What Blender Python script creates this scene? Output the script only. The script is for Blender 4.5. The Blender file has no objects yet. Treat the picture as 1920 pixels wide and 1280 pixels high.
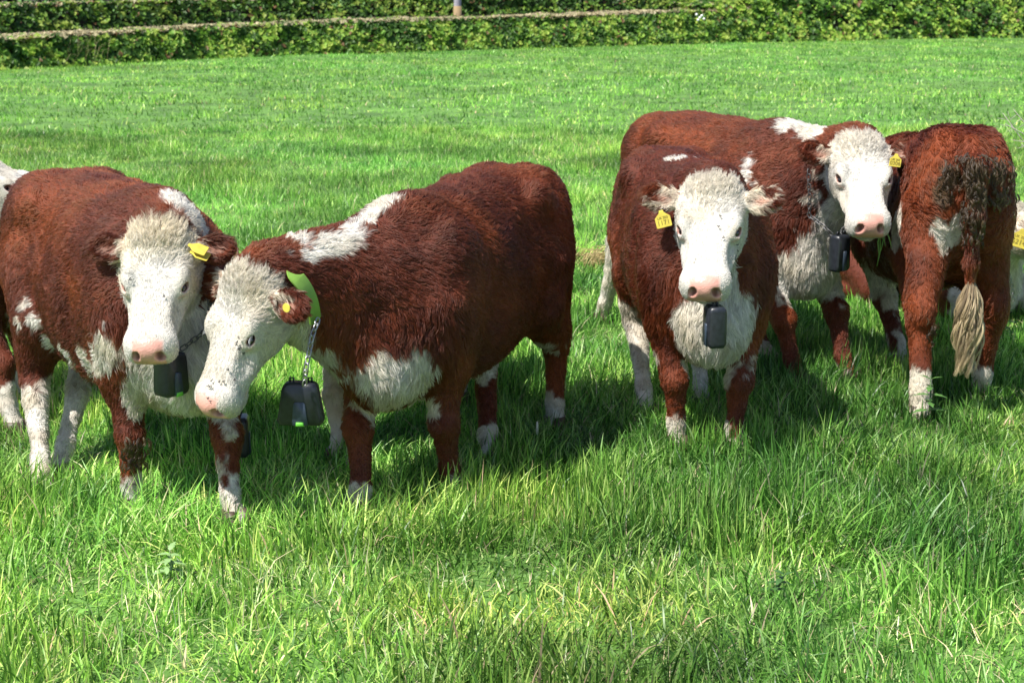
import bpy, math, random, time
import numpy as np
from mathutils import Vector, Matrix
from mathutils.bvhtree import BVHTree
from mathutils.kdtree import KDTree
T0 = time.time()
rng = np.random.default_rng(7)
R = math.radians
# ------------------------------------------------------------------ camera, sky, sun, exposure
FPX, CAM_H, PITCH = 2800.0, 1.8, R(13.2)
scene = bpy.context.scene
cam_data = bpy.data.cameras.new("camera")
cam = bpy.data.objects.new("camera", cam_data)
scene.collection.objects.link(cam)
cam.location = (0, 0, CAM_H)
cam.rotation_euler = (R(90) - PITCH, 0, 0)
cam_data.sensor_width = 36
cam_data.lens = 36 * FPX / 1920
cam_data.clip_end = 1000
cam_data.dof.use_dof = True
cam_data.dof.focus_distance = 5.0
cam_data.dof.aperture_fstop = 8.0
scene.camera = cam
scene.render.resolution_x, scene.render.resolution_y = 1024, 682

SUN_DIR = Vector((0.42, 0.32, -0.85)).normalized()        # the way the light travels
world = bpy.data.worlds.new("World")
scene.world = world
world.use_nodes = True
wn = world.node_tree
sky = wn.nodes.new("ShaderNodeTexSky")
sky.sky_type = 'NISHITA'
sky.sun_disc = False
sky.sun_elevation = math.asin(-SUN_DIR.z)
sky.sun_rotation = math.atan2(-SUN_DIR.x, -SUN_DIR.y)
wn.links.new(sky.outputs[0], wn.nodes["Background"].inputs[0])
wn.nodes["Background"].inputs[1].default_value = 0.095
sun_data = bpy.data.lights.new("sun", 'SUN')
sun_data.energy = 4.9
sun_data.angle = R(0.5)
sun_data.color = (1.0, 0.955, 0.89)
sun = bpy.data.objects.new("sun", sun_data)
scene.collection.objects.link(sun)
sun.rotation_euler = SUN_DIR.to_track_quat('-Z', 'Y').to_euler()
scene.view_settings.view_transform = 'Standard'
scene.view_settings.look = 'None'
scene.view_settings.exposure = 0.78
scene.view_settings.gamma = 1.0
scene.cycles.max_bounces = 12
scene.cycles.diffuse_bounces = 3
scene.cycles.glossy_bounces = 4
scene.cycles.transmission_bounces = 12
scene.cycles.transparent_max_bounces = 4
scene.cycles.use_denoising = True
scene.cycles.denoiser = 'OPENIMAGEDENOISE'
scene.cycles.denoising_prefilter = 'ACCURATE'
scene.cycles.denoising_input_passes = 'RGB_ALBEDO_NORMAL'
scene.cycles_curves.shape = 'RIBBONS'
scene.cycles_curves.subdivisions = 1

# ------------------------------------------------------------------ photo pixel -> point
def ray(px, py):
    x = (px - 960) / FPX; u = (640 - py) / FPX
    return np.array((x, math.cos(PITCH) + u * math.sin(PITCH), -math.sin(PITCH) + u * math.cos(PITCH)))
def at(px, py, Y):
    d = ray(px, py); return np.array((0, 0, CAM_H)) + d * (Y / d[1])

# ------------------------------------------------------------------ noise
_T = rng.random((64, 64, 64)).astype(np.float32)
def vnoise(p, f=1.0, seed=0):
    q = np.asarray(p, np.float32) * f + seed * 17.31
    i = np.floor(q).astype(np.int32); t = q - i; t = t * t * (3 - 2 * t)
    i &= 63; j = (i + 1) & 63
    x0, y0, z0 = i[..., 0], i[..., 1], i[..., 2]; x1, y1, z1 = j[..., 0], j[..., 1], j[..., 2]
    a, b, c = t[..., 0], t[..., 1], t[..., 2]
    def L(u, v, w): return u + (v - u) * w
    return L(L(L(_T[x0, y0, z0], _T[x1, y0, z0], a), L(_T[x0, y1, z0], _T[x1, y1, z0], a), b),
             L(L(_T[x0, y0, z1], _T[x1, y0, z1], a), L(_T[x0, y1, z1], _T[x1, y1, z1], a), b), c)
def fbm(p, f=1.0, o=3, seed=0):
    s = 0; a = .5; n = 0
    for k in range(o):
        s = s + a * vnoise(p, f * 2 ** k, seed + k * 3); n += a; a *= .5
    return s / n
def p3(x, y, z=None):
    return np.stack([x, y, np.zeros_like(x) if z is None else z], -1)

# ------------------------------------------------------------------ object helpers
def link(o, parent=None):
    scene.collection.objects.link(o)
    if parent is not None: o.parent = parent
    return o
def tag(o, label=None, category=None, group=None, kind=None):
    if label: o["label"] = label
    if category: o["category"] = category
    if group: o["group"] = group
    if kind: o["kind"] = kind
    return o
def empty(name, loc, rz=0, sc=1):
    o = bpy.data.objects.new(name, None); o.location = loc; o.rotation_euler = (0, 0, rz); o.scale = (sc,) * 3
    o.empty_display_size = .1
    return link(o)
def mesh_np(name, V, F, mat=None, parent=None, smooth=True, col=None, extra=None):
    """V (n,3); F list of equal-size face arrays"""
    me = bpy.data.meshes.new(name)
    V = np.asarray(V, np.float32)
    if isinstance(F, np.ndarray): F = [F]
    F = [np.asarray(f, np.int32) for f in F if len(f)]
    me.vertices.add(len(V)); me.vertices.foreach_set("co", V.ravel())
    nl = sum(f.size for f in F)
    me.loops.add(nl); me.loops.foreach_set("vertex_index", np.concatenate([f.ravel() for f in F]))
    tot = np.concatenate([np.full(len(f), f.shape[1], np.int32) for f in F])
    st = np.concatenate([[0], np.cumsum(tot)[:-1]]).astype(np.int32)
    me.polygons.add(len(tot)); me.polygons.foreach_set("loop_start", st); me.polygons.foreach_set("loop_total", tot)
    me.polygons.foreach_set("use_smooth", np.full(len(tot), smooth))
    if col is not None:
        a = me.attributes.new("col", 'FLOAT_VECTOR', 'POINT'); a.data.foreach_set("vector", np.asarray(col, np.float32).ravel())
    for k, v in (extra or {}).items():
        a = me.attributes.new(k, 'FLOAT', 'POINT'); a.data.foreach_set("value", np.asarray(v, np.float32).ravel())
    me.update(calc_edges=True); me.validate()
    if mat: me.materials.append(mat)
    return link(bpy.data.objects.new(name, me), parent)
def curves_np(name, P, rad, col, mat, parent=None):
    """P (n,k,3) rad (n,k) col (n,3)"""
    n, k = P.shape[:2]
    cu = bpy.data.hair_curves.new(name)
    cu.add_curves([k] * n)
    cu.points.foreach_set("position", np.ascontiguousarray(P, np.float32).ravel())
    a = cu.attributes.get("radius") or cu.attributes.new("radius", 'FLOAT', 'POINT')
    a.data.foreach_set("value", np.ascontiguousarray(rad, np.float32).ravel())
    a = cu.attributes.new("col", 'FLOAT_VECTOR', 'CURVE')
    a.data.foreach_set("vector", np.ascontiguousarray(col, np.float32).ravel())
    cu.materials.append(mat)
    return link(bpy.data.objects.new(name, cu), parent)

class MB:
    """collects small shapes into one mesh"""
    def __init__(s): s.V = []; s.F = []; s.n = 0
    def add(s, V, F):
        V = np.asarray(V, float); s.V.append(V); s.F += [tuple(i + s.n for i in f) for f in F]; s.n += len(V); return s
    def build(s, name, mat, parent=None, smooth=True):
        me = bpy.data.meshes.new(name); me.from_pydata(np.concatenate(s.V).tolist(), [], s.F)
        me.polygons.foreach_set("use_smooth", [smooth] * len(me.polygons))
        me.materials.append(mat); return link(bpy.data.objects.new(name, me), parent)
    def tube(s, pts, r, n=6, closed=False):
        pts = [np.asarray(p, float) for p in pts]; m = len(pts)
        rs = r if hasattr(r, '__len__') else [r] * m
        V = []; F = []; ref = np.array((0.13, .31, 1.0))
        for i, p in enumerate(pts):
            a = pts[(i - 1) % m] if (i > 0 or closed) else p; b = pts[(i + 1) % m] if (i < m - 1 or closed) else p
            t = b - a; t = t / (np.linalg.norm(t) + 1e-9)
            u = np.cross(t, ref); 
            if np.linalg.norm(u) < .1: u = np.cross(t, (1, 0, 0))
            u /= np.linalg.norm(u); v = np.cross(t, u); ref = np.cross(u, t) if False else ref
            for k in range(n):
                q = 2 * math.pi * k / n; V.append(p + rs[i] * (math.cos(q) * u + math.sin(q) * v))
        for i in range(m if closed else m - 1):
            j = (i + 1) % m
            for k in range(n): F.append((i * n + k, i * n + (k + 1) % n, j * n + (k + 1) % n, j * n + k))
        if not closed: F += [tuple(range(n))[::-1], tuple((m - 1) * n + k for k in range(n))]
        return s.add(V, F)
    def extrude(s, outline, M, d0, d1, bevel=.004):
        """closed 2-D outline in (a,b), extruded along c from d0 to d1, M: function (a,b,c)->point; bevelled rims"""
        o = np.asarray(outline, float); c = o.mean(0); n = len(o)
        rings = [(1 - bevel / np.abs(o - c).max(), d0), (1, d0 + bevel), (1, d1 - bevel), (1 - bevel / np.abs(o - c).max(), d1)]
        V = [M(*(c + (p - c) * k), d) for k, d in rings for p in o]
        F = [tuple(range(n))[::-1], tuple(3 * n + k for k in range(n))]
        for r_ in range(3):
            for k in range(n): F.append((r_ * n + k, r_ * n + (k + 1) % n, (r_ + 1) * n + (k + 1) % n, (r_ + 1) * n + k))
        return s.add(V, F)
    def ball(s, c, r, nu=12, nv=8, ax=None):
        r = np.array(r if hasattr(r, '__len__') else (r,) * 3); V = []; F = []
        for i in range(nv + 1):
            a = math.pi * i / nv
            for k in range(nu):
                b = 2 * math.pi * k / nu
                q = np.array((math.sin(a) * math.cos(b), math.sin(a) * math.sin(b), math.cos(a))) * r
                V.append(np.asarray(c) + (ax.T @ q if ax is not None else q))
        for i in range(nv):
            for k in range(nu): F.append((i * nu + k, (i + 1) * nu + k, (i + 1) * nu + (k + 1) % nu, i * nu + (k + 1) % nu))
        return s.add(V, F)

# ------------------------------------------------------------------ materials
def mat_new(name):
    m = bpy.data.materials.new(name); m.use_nodes = True
    return m, m.node_tree.nodes, m.node_tree.links, m.node_tree.nodes["Principled BSDF"]
def mat_plain(name, color, rough=.5, spec=.5, metal=0, noise=0.0, nscale=30, coat=0):
    m, N, L, b = mat_new(name)
    b.inputs["Base Color"].default_value = (*color, 1); b.inputs["Roughness"].default_value = rough
    b.inputs["Specular IOR Level"].default_value = spec; b.inputs["Metallic"].default_value = metal
    b.inputs["Coat Weight"].default_value = coat
    if noise:
        t = N.new("ShaderNodeTexNoise"); t.inputs["Scale"].default_value = nscale; t.inputs["Detail"].default_value = 5
        tc = N.new("ShaderNodeTexCoord"); L.new(tc.outputs["Object"], t.inputs["Vector"])
        r = N.new("ShaderNodeValToRGB"); r.color_ramp.elements[0].position = .3; r.color_ramp.elements[1].position = .75
        r.color_ramp.elements[0].color = (*[c * (1 - noise) for c in color], 1)
        r.color_ramp.elements[1].color = (*[min(1, c * (1 + noise)) for c in color], 1)
        L.new(t.outputs["Fac"], r.inputs[0]); L.new(r.outputs[0], b.inputs["Base Color"])
    return m
def mat_attr(name, rough=.5, spec=.3, trans=0.0, bump=0, bscale=200, rough_attr=None, gain=1.0):
    m, N, L, b = mat_new(name)
    a = N.new("ShaderNodeAttribute"); a.attribute_name = "col"
    src = a.outputs["Vector"]
    L.new(src, b.inputs["Base Color"])
    b.inputs["Roughness"].default_value = rough; b.inputs["Specular IOR Level"].default_value = spec
    if rough_attr:
        ra = N.new("ShaderNodeAttribute"); ra.attribute_name = rough_attr; L.new(ra.outputs["Fac"], b.inputs["Roughness"])
    if bump:
        t = N.new("ShaderNodeTexNoise"); t.inputs["Scale"].default_value = bscale; t.inputs["Detail"].default_value = 4
        tc = N.new("ShaderNodeTexCoord"); L.new(tc.outputs["Object"], t.inputs["Vector"])
        bp = N.new("ShaderNodeBump"); bp.inputs["Strength"].default_value = bump; bp.inputs["Distance"].default_value = .004
        L.new(t.outputs["Fac"], bp.inputs["Height"]); L.new(bp.outputs[0], b.inputs["Normal"])
    if trans:
        out = N["Material Output"]; tr = N.new("ShaderNodeBsdfTranslucent"); mx = N.new("ShaderNodeMixShader")
        L.new(src, tr.inputs["Color"]); mx.inputs[0].default_value = trans
        L.new(b.outputs[0], mx.inputs[1]); L.new(tr.outputs[0], mx.inputs[2]); L.new(mx.outputs[0], out.inputs["Surface"])
    return m
M_SKIN = mat_attr("hide", bump=.5, bscale=160, rough_attr="rough", spec=.35)
def mat_hair():
    m, N, L, b = mat_new("fur"); h = N.new("ShaderNodeBsdfHairPrincipled"); h.model = 'CHIANG'; h.parametrization = 'COLOR'
    a = N.new("ShaderNodeAttribute"); a.attribute_name = "col"; L.new(a.outputs["Vector"], h.inputs["Color"])
    h.inputs["Roughness"].default_value = .42; h.inputs["Radial Roughness"].default_value = .55; h.inputs["Coat"].default_value = 0.0
    L.new(a.outputs["Vector"], b.inputs["Base Color"]); b.inputs["Roughness"].default_value = .5; b.inputs["Specular IOR Level"].default_value = .15
    mx = N.new("ShaderNodeMixShader"); mx.inputs[0].default_value = .38; L.new(b.outputs[0], mx.inputs[1]); L.new(h.outputs[0], mx.inputs[2])
    L.new(mx.outputs[0], N["Material Output"].inputs["Surface"]); return m
M_FUR = mat_hair()
M_GRASS = mat_attr("grass_blade", rough=.38, spec=.35, trans=.30)
M_LEAF = mat_attr("hedge_leaf", rough=.5, spec=.3, trans=.40)
M_EYE = mat_plain("eye_dark", (.012, .009, .008), .06, .6, coat=.6)
M_LASH = mat_plain("pale_lashes", (.26, .27, .28), .6)
M_BLACK = mat_plain("black_plastic", (.018, .021, .027), .36, .5, noise=.35, nscale=60)
M_PANEL = mat_plain("slate_panel", (.035, .05, .075), .42, .5, noise=.15, nscale=60)
M_GREEN = mat_plain("green_strap", (.20, .36, .06), .45, .4, noise=.15, nscale=25)
M_LIME = mat_plain("lime_clip", (.16, .55, .06), .4)
M_STEEL = mat_plain("galvanised_chain", (.42, .42, .43), .42, .6, metal=.85, noise=.4, nscale=50)
M_YELLOW = mat_plain("yellow_tag", (.60, .48, .07), .5, .35, noise=.22)
M_PRINT = mat_plain("tag_print", (.20, .15, .02), .6)
M_HOOF = mat_plain("hoof", (.09, .065, .045), .5, .4, noise=.4)
M_FLY = mat_plain("fly_black", (.012, .011, .010), .35)

# ------------------------------------------------------------------ implicit surfaces
def smin(a, b, k):
    h = np.clip(.5 + .5 * (b - a) / k, 0, 1); return b * (1 - h) + a * h - k * h * (1 - h)
def smax(a, b, k): return -smin(-a, -b, k)
class Prims:
    def __init__(s): s.L = []
    def add(s, fn, lo, hi, k=.05, sub=False, grp='trunk'): s.L.append((fn, np.array(lo, float), np.array(hi, float), k, sub, grp))
    def cone(s, a, b, ra, rb, k=.05, grp='trunk', sub=False):
        a = np.array(a, float); b = np.array(b, float); ab = b - a; L2 = ab @ ab + 1e-12
        def fn(x, y, z):
            px, py, pz = x - a[0], y - a[1], z - a[2]
            t = np.clip((px * ab[0] + py * ab[1] + pz * ab[2]) / L2, 0, 1)
            return np.sqrt((px - t * ab[0]) ** 2 + (py - t * ab[1]) ** 2 + (pz - t * ab[2]) ** 2) - (ra + (rb - ra) * t)
        m = max(ra, rb); s.add(fn, np.minimum(a, b) - m, np.maximum(a, b) + m, k, sub, grp)
    def ell(s, c, r, ax=None, k=.03, grp='trunk', sub=False):
        c = np.array(c, float); r = np.array(r, float); ax = np.eye(3) if ax is None else np.asarray(ax, float)
        def fn(x, y, z):
            q = [(ax[i, 0] * (x - c[0]) + ax[i, 1] * (y - c[1]) + ax[i, 2] * (z - c[2])) / r[i] for i in range(3)]
            k0 = np.sqrt(q[0] ** 2 + q[1] ** 2 + q[2] ** 2) + 1e-9
            k1 = np.sqrt((q[0] / r[0]) ** 2 + (q[1] / r[1]) ** 2 + (q[2] / r[2]) ** 2) + 1e-9
            return k0 * (k0 - 1) / k1
        e = np.sqrt(((ax * r[:, None]) ** 2).sum(0)); s.add(fn, c - e, c + e, k, sub, grp)
    def loft(s, st, org, ax, p=2.4, mod=0.0, k=.05, grp='trunk'):
        """st rows: u, half width, top, bottom; along ax[0], width ax[1], height ax[2]"""
        st = np.array(st, float); org = np.array(org, float); ax = np.asarray(ax, float)
        u = st[:, 0]; uu = np.linspace(u[0], u[-1], 240)
        from_u = [np.interp(uu, u, st[:, i]) for i in (1, 2, 3)]
        ker = np.hanning(19); ker /= ker.sum()
        from_u = [np.convolve(np.pad(f, 9, mode='edge'), ker, 'valid') for f in from_u]
        def fn(x, y, z):
            q = [ax[i, 0] * (x - org[0]) + ax[i, 1] * (y - org[1]) + ax[i, 2] * (z - org[2]) for i in range(3)]
            w, t, b = (np.interp(q[0].ravel() if q[0].size else q[0], uu, f).reshape(q[0].shape) for f in from_u)
            zc = (t + b) / 2; hh = (t - b) / 2
            zn = (q[2] - zc) / hh
            w = w * (1 + mod * np.clip(zn, -1, 1))
            d = ((np.abs(q[1] / w) ** p + np.abs(zn) ** p) ** (1 / p) - 1) * np.minimum(w, hh)
            cap = np.maximum(u[0] - q[0], q[0] - u[-1])
            return smax(d, cap, .06)
        m = max(st[:, 1].max() * (1 + abs(mod)), np.abs(st[:, 2:]).max())
        c = [org + ax[0] * uv + ax[1] * sy * st[:, 1].max() * (1 + abs(mod)) + ax[2] * zz for uv in (u[0], u[-1]) for sy in (-1, 1) for zz in (st[:, 2].max(), st[:, 3].min())]
        s.add(fn, np.min(c, 0), np.max(c, 0), k, False, grp)
    def eval_grid(s, lo, hi, h):
        n = [int(math.ceil((hi[i] - lo[i]) / h)) + 1 for i in range(3)]
        A = [(lo[i] + h * np.arange(n[i])).astype(np.float32) for i in range(3)]
        D = np.full(n, 1.0, np.float32)
        for fn, a, b, k, sub, grp in s.L:
            m = k + 3 * h + .01
            sl = [slice(max(0, int((a[i] - m - lo[i]) / h)), max(0, min(n[i], int((b[i] + m - lo[i]) / h) + 2))) for i in range(3)]
            if any(q.stop <= q.start for q in sl): continue
            x, y, z = np.meshgrid(A[0][sl[0]], A[1][sl[1]], A[2][sl[2]], indexing='ij')
            v = fn(x, y, z); c = D[sl[0], sl[1], sl[2]]
            D[sl[0], sl[1], sl[2]] = smax(c, -v, k) if sub else smin(c, v, k)
        return D
    def groups(s, V):
        g = {}
        for fn, a, b, k, sub, grp in s.L:
            if sub: continue
            v = fn(V[:, 0], V[:, 1], V[:, 2]); g[grp] = np.minimum(g[grp], v) if grp in g else v
        return g
def surface_nets(D, lo, h):
    ins = D < 0
    n = np.array(D.shape) - 1
    c = np.zeros(n, np.int8)
    for dx in (0, 1):
        for dy in (0, 1):
            for dz in (0, 1): c += ins[dx:dx + n[0], dy:dy + n[1], dz:dz + n[2]]
    act = (c > 0) & (c < 8)
    idx = np.argwhere(act); vid = np.full(n, -1, np.int32); vid[tuple(idx.T)] = np.arange(len(idx))
    acc = np.zeros((len(idx), 3)); cnt = np.zeros(len(idx))
    for ax in range(3):
        o = [i for i in range(3) if i != ax]
        for a in (0, 1):
            for b in (0, 1):
                p = idx.copy(); p[:, o[0]] += a; p[:, o[1]] += b; q = p.copy(); q[:, ax] += 1
                v0 = D[tuple(p.T)]; v1 = D[tuple(q.T)]; m = (v0 < 0) != (v1 < 0)
                t = np.where(m, v0 / np.where(m, v0 - v1, 1), 0)
                pos = p.astype(float); pos[:, ax] += t
                acc[m] += pos[m]; cnt[m] += 1
    V = acc / cnt[:, None] * h + np.array(lo)
    Q = []
    for ax in range(3):
        o = [(ax + 1) % 3, (ax + 2) % 3]
        s0 = [slice(None)] * 3; s1 = [slice(None)] * 3; s0[ax] = slice(0, -1); s1[ax] = slice(1, None)
        cr = ins[tuple(s0)] != ins[tuple(s1)]
        e = np.argwhere(cr)
        e = e[(e[:, o[0]] > 0) & (e[:, o[1]] > 0) & (e[:, o[0]] < n[o[0]]) & (e[:, o[1]] < n[o[1]])]
        def cell(a, b):
            q = e.copy(); q[:, o[0]] -= a; q[:, o[1]] -= b; return vid[tuple(q.T)]
        quad = np.stack([cell(1, 1), cell(0, 1), cell(0, 0), cell(1, 0)], 1)
        inside0 = ins[tuple(e.T)]
        quad = np.where(inside0[:, None], quad, quad[:, ::-1]); Q.append(quad)
    Q = np.concatenate(Q); Q = Q[(Q >= 0).all(1)]
    return V, Q

# ------------------------------------------------------------------ cattle
BROWN = np.array((.086, .0155, .0048)); BROWN_D = np.array((.024, .0050, .0028)); BROWN_L = np.array((.20, .042, .009))
WHITE = np.array((.60, .57, .51)); CREAM = np.array((.50, .42, .28)); PINK = np.array((.60, .31, .25)); MUD = np.array((.060, .040, .020))
TRUNK = [(-.74, .10, 1.02, .80), (-.68, .20, 1.09, .62), (-.58, .255, 1.105, .52), (-.42, .275, 1.12, .46), (-.20, .282, 1.118, .40),
         (.04, .296, 1.108, .375), (.18, .274, 1.098, .375), (.32, .245, 1.09, .37), (.44, .205, 1.02, .40), (.54, .14, .92, .50)]
HEAD = [(-.06, .09, -.03, -.13), (0, .122, .004, -.165), (.06, .132, .016, -.19), (.13, .132, .014, -.205), (.20, .121, .006, -.195), (.27, .097, 0, -.166),
        (.34, .084, -.002, -.148), (.41, .090, -.006, -.135), (.46, .078, -.03, -.118)]

def nrm(v): return v / (np.linalg.norm(v, axis=-1, keepdims=True) + 1e-9)

def make_cow(name, loc, yaw, sc, poll, muzzle, roll=0, hs=1.0, legs=None, ears=((0, 0), (0, 0)), patches=(), colf=None, nfur=80000,
             label='', label_extra=None, tail=None, lying=False, trunk_dz=0.0, seed=0, fat=1.0, sock=(.22, .22, .22, .22), curl=1.0, bare_ear=0, tuft=1.0, ear_dark=(0, 0), headcol=None, h_body=.0125, neck_back=0.0, lashes=False, wdrop=0.0, tan=.30):
    """poll, muzzle: world points; legs: world hoof points (front left, front right, hind left, hind right)"""
    root = empty(name, (loc[0], loc[1], 0), yaw, sc)
    cy, sy = math.cos(yaw), math.sin(yaw)
    W = np.array(((cy, -sy, 0), (sy, cy, 0), (0, 0, 1.0)))
    tol = lambda p: (np.asarray(p, float) - np.array((loc[0], loc[1], 0))) @ W / sc
    tow = lambda p: np.asarray(p) * sc @ W.T + np.array((loc[0], loc[1], 0))
    hp = tol(poll); hm = tol(muzzle)
    X = nrm(hm - hp); Zt = np.array((0, 0, 1.0)) - X[2] * X; Zt = nrm(Zt); Y = np.cross(Zt, X)
    cr, sr = math.cos(roll), math.sin(roll)
    Y, Zt = Y * cr + Zt * sr, Zt * cr - Y * sr
    HA = np.stack([X, Y, Zt]) ; hk = hs
    toh = lambda p: (p - hp) @ HA.T / hk
    fh = lambda q: np.asarray(q, float) * hk @ HA + hp
    dz = trunk_dz
    patches = [('b', tol(q[1])) + tuple(q[2:]) if q[0] == 'w' else q for q in patches]
    P = Prims()
    st = [(a, w * fat, t + dz - wdrop * max(0, min(1, (a + .45) / .6)), b + dz) for a, w, t, b in TRUNK]
    P.loft(st, (0, 0, 0), np.eye(3), p=2.35, mod=-.10, grp='trunk')
    # rump, hips, shoulders, brisket, belly
    for s in (1, -1):
        P.ell((-.56, s * .13 * fat, .86 + dz), (.19, .14 * fat, .24), k=.07)
        P.ell((-.40, s * .205 * fat, 1.0 + dz), (.085, .06, .075), k=.05)
        P.ell((-.24, s * .30, .93 + dz), (.11, .05, .10), k=.07, sub=True)
        P.ell((.10, s * .33, .72 + dz), (.035, .06, .24), k=.07, sub=True)
        P.ell((-.36, s * .33, .60 + dz), (.04, .07, .16), k=.06, sub=True)
        P.ell((-.68, s * .085, .97 + dz), (.07, .05, .07), k=.05)
        P.ell((.31, s * .165, .74 + dz), (.15, .105, .27), np.array(((.97, 0, .24), (0, 1, 0), (-.24, 0, .97))), k=.07)
    P.ell((.49, 0, .51 + dz), (.13, .12, .14), k=.08)
    P.ell((.28, 0, 1.045 + dz - wdrop), (.17, .08, .07), k=.07)
    # neck
    nb = neck_back
    P.cone((.26, 0, .96 + dz - wdrop), fh((-.07, 0, -.09)), .13, .085, k=.09, grp='neck')
    P.cone((.36, 0, .78 + dz), fh((-.05, 0, -.12)), .18, .105, k=.09, grp='neck')
    P.cone((.43, 0, .62 + dz), fh((.03, 0, -.17)), .14, .070, k=.10, grp='neck')
    P.cone((.49, 0, .50 + dz), fh((.03, 0, -.20)), .08, .033, k=.09, grp='neck')
    # head
    P.loft(HEAD if hk == 1 else [tuple(v * hk for v in r_) for r_ in HEAD], hp, HA, p=2.9, mod=.18, k=.05, grp='head')
    def he(c, r, k=.02, sub=False, grp='head', ax=None):
        P.ell(fh(c), np.array(r) * hk, HA if ax is None else ax @ HA, k, grp, sub)
    he((.0, 0, -.02), (.075, .10, .050), .04)
    for s in (1, -1):
        he((.10, s * .072, -.125), (.115, .055, .085), .04)
        he((.160, s * .100, -.006), (.050, .028, .028), .022)
        he((.25, s * .074, -.085), (.10, .028, .030), .025)
        he((.285, s * .108, -.030), (.060, .022, .030), .03, True)
        he((.440, s * .052, -.084), (.040, .040, .034), .018)
    he((.430, 0, -.058), (.057, .094, .062), .03)
    he((.450, 0, -.050), (.046, .066, .050), .02)
    he((.405, 0, -.130), (.062, .060, .036), .015)
    he((.45, 0, -.118), (.065, .10, .0085), .010, True)
    for s in (1, -1):
        ec = np.array((.197, s * .097, -.031)); dd = np.array((0, s * .64, .77)); eax = np.array(((.97, s * .16, -.18), (0, s * .64, .77), (0, -s * .77, .64)))
        he(ec, (.036, .0265, .0270), .018)
        he(ec + dd * .022 - eax[2] * (.003 if s > 0 else .003) * 1.0 + np.array((.001, 0, 0)), (.0240, .018, .0128 if not lashes else .0125), .005, True, ax=eax)
        he((.474, s * .045, -.040), (.021, .0145, .026), .008, True, ax=np.array(((.94, 0, .34), (0, .85, s * .53), (-.34, -s * .53, .85))))
    # ears : u along, v width, w opening
    EA = []
    for s, (lift, fwd) in zip((1, -1), ears):
        u = nrm(np.array((fwd - .12, s * 1.0, lift - .10))); w = nrm(np.array((.25, s * .1, 1.0)) - u * (np.array((.25, s * .1, 1.0)) @ u)); v = np.cross(w, u)
        ax = np.stack([u, v, w]); b = np.array((.035, s * .118, -.045)); EA.append((b, ax))
        P.cone(fh(b - u * .02), fh(b + u * .04), .030 * hk, .026 * hk, .02, 'ear')
        he(b + u * .082 + w * .002, (.068, .053, .021), .02, grp='ear', ax=ax)
        he(b + u * .120 - w * .002, (.046, .032, .014), .03, grp='ear', ax=ax)
        he(b + u * .088 + w * .020, (.060, .039, .018), .008, True, ax=ax)
    # legs
    df = np.array([(.40, .155, 0), (.40, -.155, 0), (-.50, .16, 0), (-.50, -.16, 0)])
    hoofs = []
    if not lying:
        for i in range(4):
            s = 1 if i % 2 == 0 else -1
            f = tol(legs[i]) if legs is not None and legs[i] is not None else df[i].copy()
            f[2] = 0
            dl = f - df[i]
            if i < 2:
                J = [(.36, .165, .74), (.335, .165, .50), (.40, .155, .285), (.395, .15, .105), (.41, .155, .025)]; rr = [.100, .070, .046, .030, .040]
                zt = .60
            else:
                J = [(-.46, .165, .74), (-.40, .18, .58), (-.585, .165, .37), (-.535, .16, .11), (-.51, .16, .025)]; rr = [.155 * fat, .115 * fat ** .6, .052, .031, .040]
                zt = .68
            q = []
            for jj, (jx, jy, jz) in enumerate(J):
                if i >= 2 and jj < 2: jy = jy * fat ** 1.4
                a = max(0, 1 - jz / zt) ** .9; q.append(np.array((jx + dl[0] * a, s * jy + dl[1] * a, jz)))
            for j in range(4): P.cone(q[j], q[j + 1], rr[j], rr[j + 1], .05 if j < 2 else .03, 'leg%d' % i)
            if i >= 2:
                P.ell(q[2] + np.array((-.03, 0, .03)), (.048, .040, .055), k=.02, grp='leg%d' % i)
                P.cone(q[0] + (-.12, 0, .02), q[2] + (-.01, 0, .08), .11, .05, .06, 'leg%d' % i)
            else:
                P.ell(q[2] + np.array((.008, 0, 0)), (.047, .048, .055), k=.02, grp='leg%d' % i)
            hoofs.append(q[4])
    else:
        for s in (1, -1):
            P.cone((.38, s * .2, .5 + dz), (.62, s * .22, .09), .11, .06, .05, 'leg0')
            P.cone((.62, s * .22, .08), (.36, s * .24, .07), .055, .045, .03, 'leg0')
            P.cone((-.42, s * .24, .6 + dz), (-.1, s * .34, .12), .17, .09, .05, 'leg2')
            P.cone((-.1, s * .34, .08), (-.45, s * .36, .06), .06, .045, .03, 'leg2')
    # tail
    tp = tail or [(-.70, 0, 1.06), (-.785, 0, 1.02), (-.81, 0, .85), (-.80, 0, .62), (-.79, 0, .42)]
    tr = [.045, .040, .030, .022, .015]
    tp = [np.array((a, b, c + dz)) for a, b, c in tp]
    for j in range(len(tp) - 1): P.cone(tp[j], tp[j + 1], tr[j], tr[j + 1], .03 if j else .04, 'tail')
    # ---- meshes: body coarse, head fine, joined on a plane through the back of the head
    allp = np.array([l[1] for l in P.L]).min(0) - .04, np.array([l[2] for l in P.L]).max(0) + .04
    Db = P.eval_grid(allp[0], allp[1], h_body); Vb, Qb = surface_nets(Db, allp[0], h_body)
    hb = np.array([fh((a, b, c)) for a in (-.10, .52) for b in (-.34, .34) for c in (-.26, .16)])
    lo, hi = hb.min(0), hb.max(0); hh = .0048
    Dh = P.eval_grid(lo, hi, hh); Vh, Qh = surface_nets(Dh, lo, hh)
    def headside(V):
        q = toh(V); return (q[:, 0] + .25 * q[:, 2] - .0 + .45 * np.maximum(0, np.abs(q[:, 1]) - .13)) 
    inbox = lambda V: (np.abs(toh(V)[:, 1]) < .335) & (toh(V)[:, 2] > -.235) & (toh(V)[:, 2] < .15) & (toh(V)[:, 0] < .515) & (toh(V)[:, 0] > -.095)
    sb, sh = headside(Vb), headside(Vh)
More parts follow.
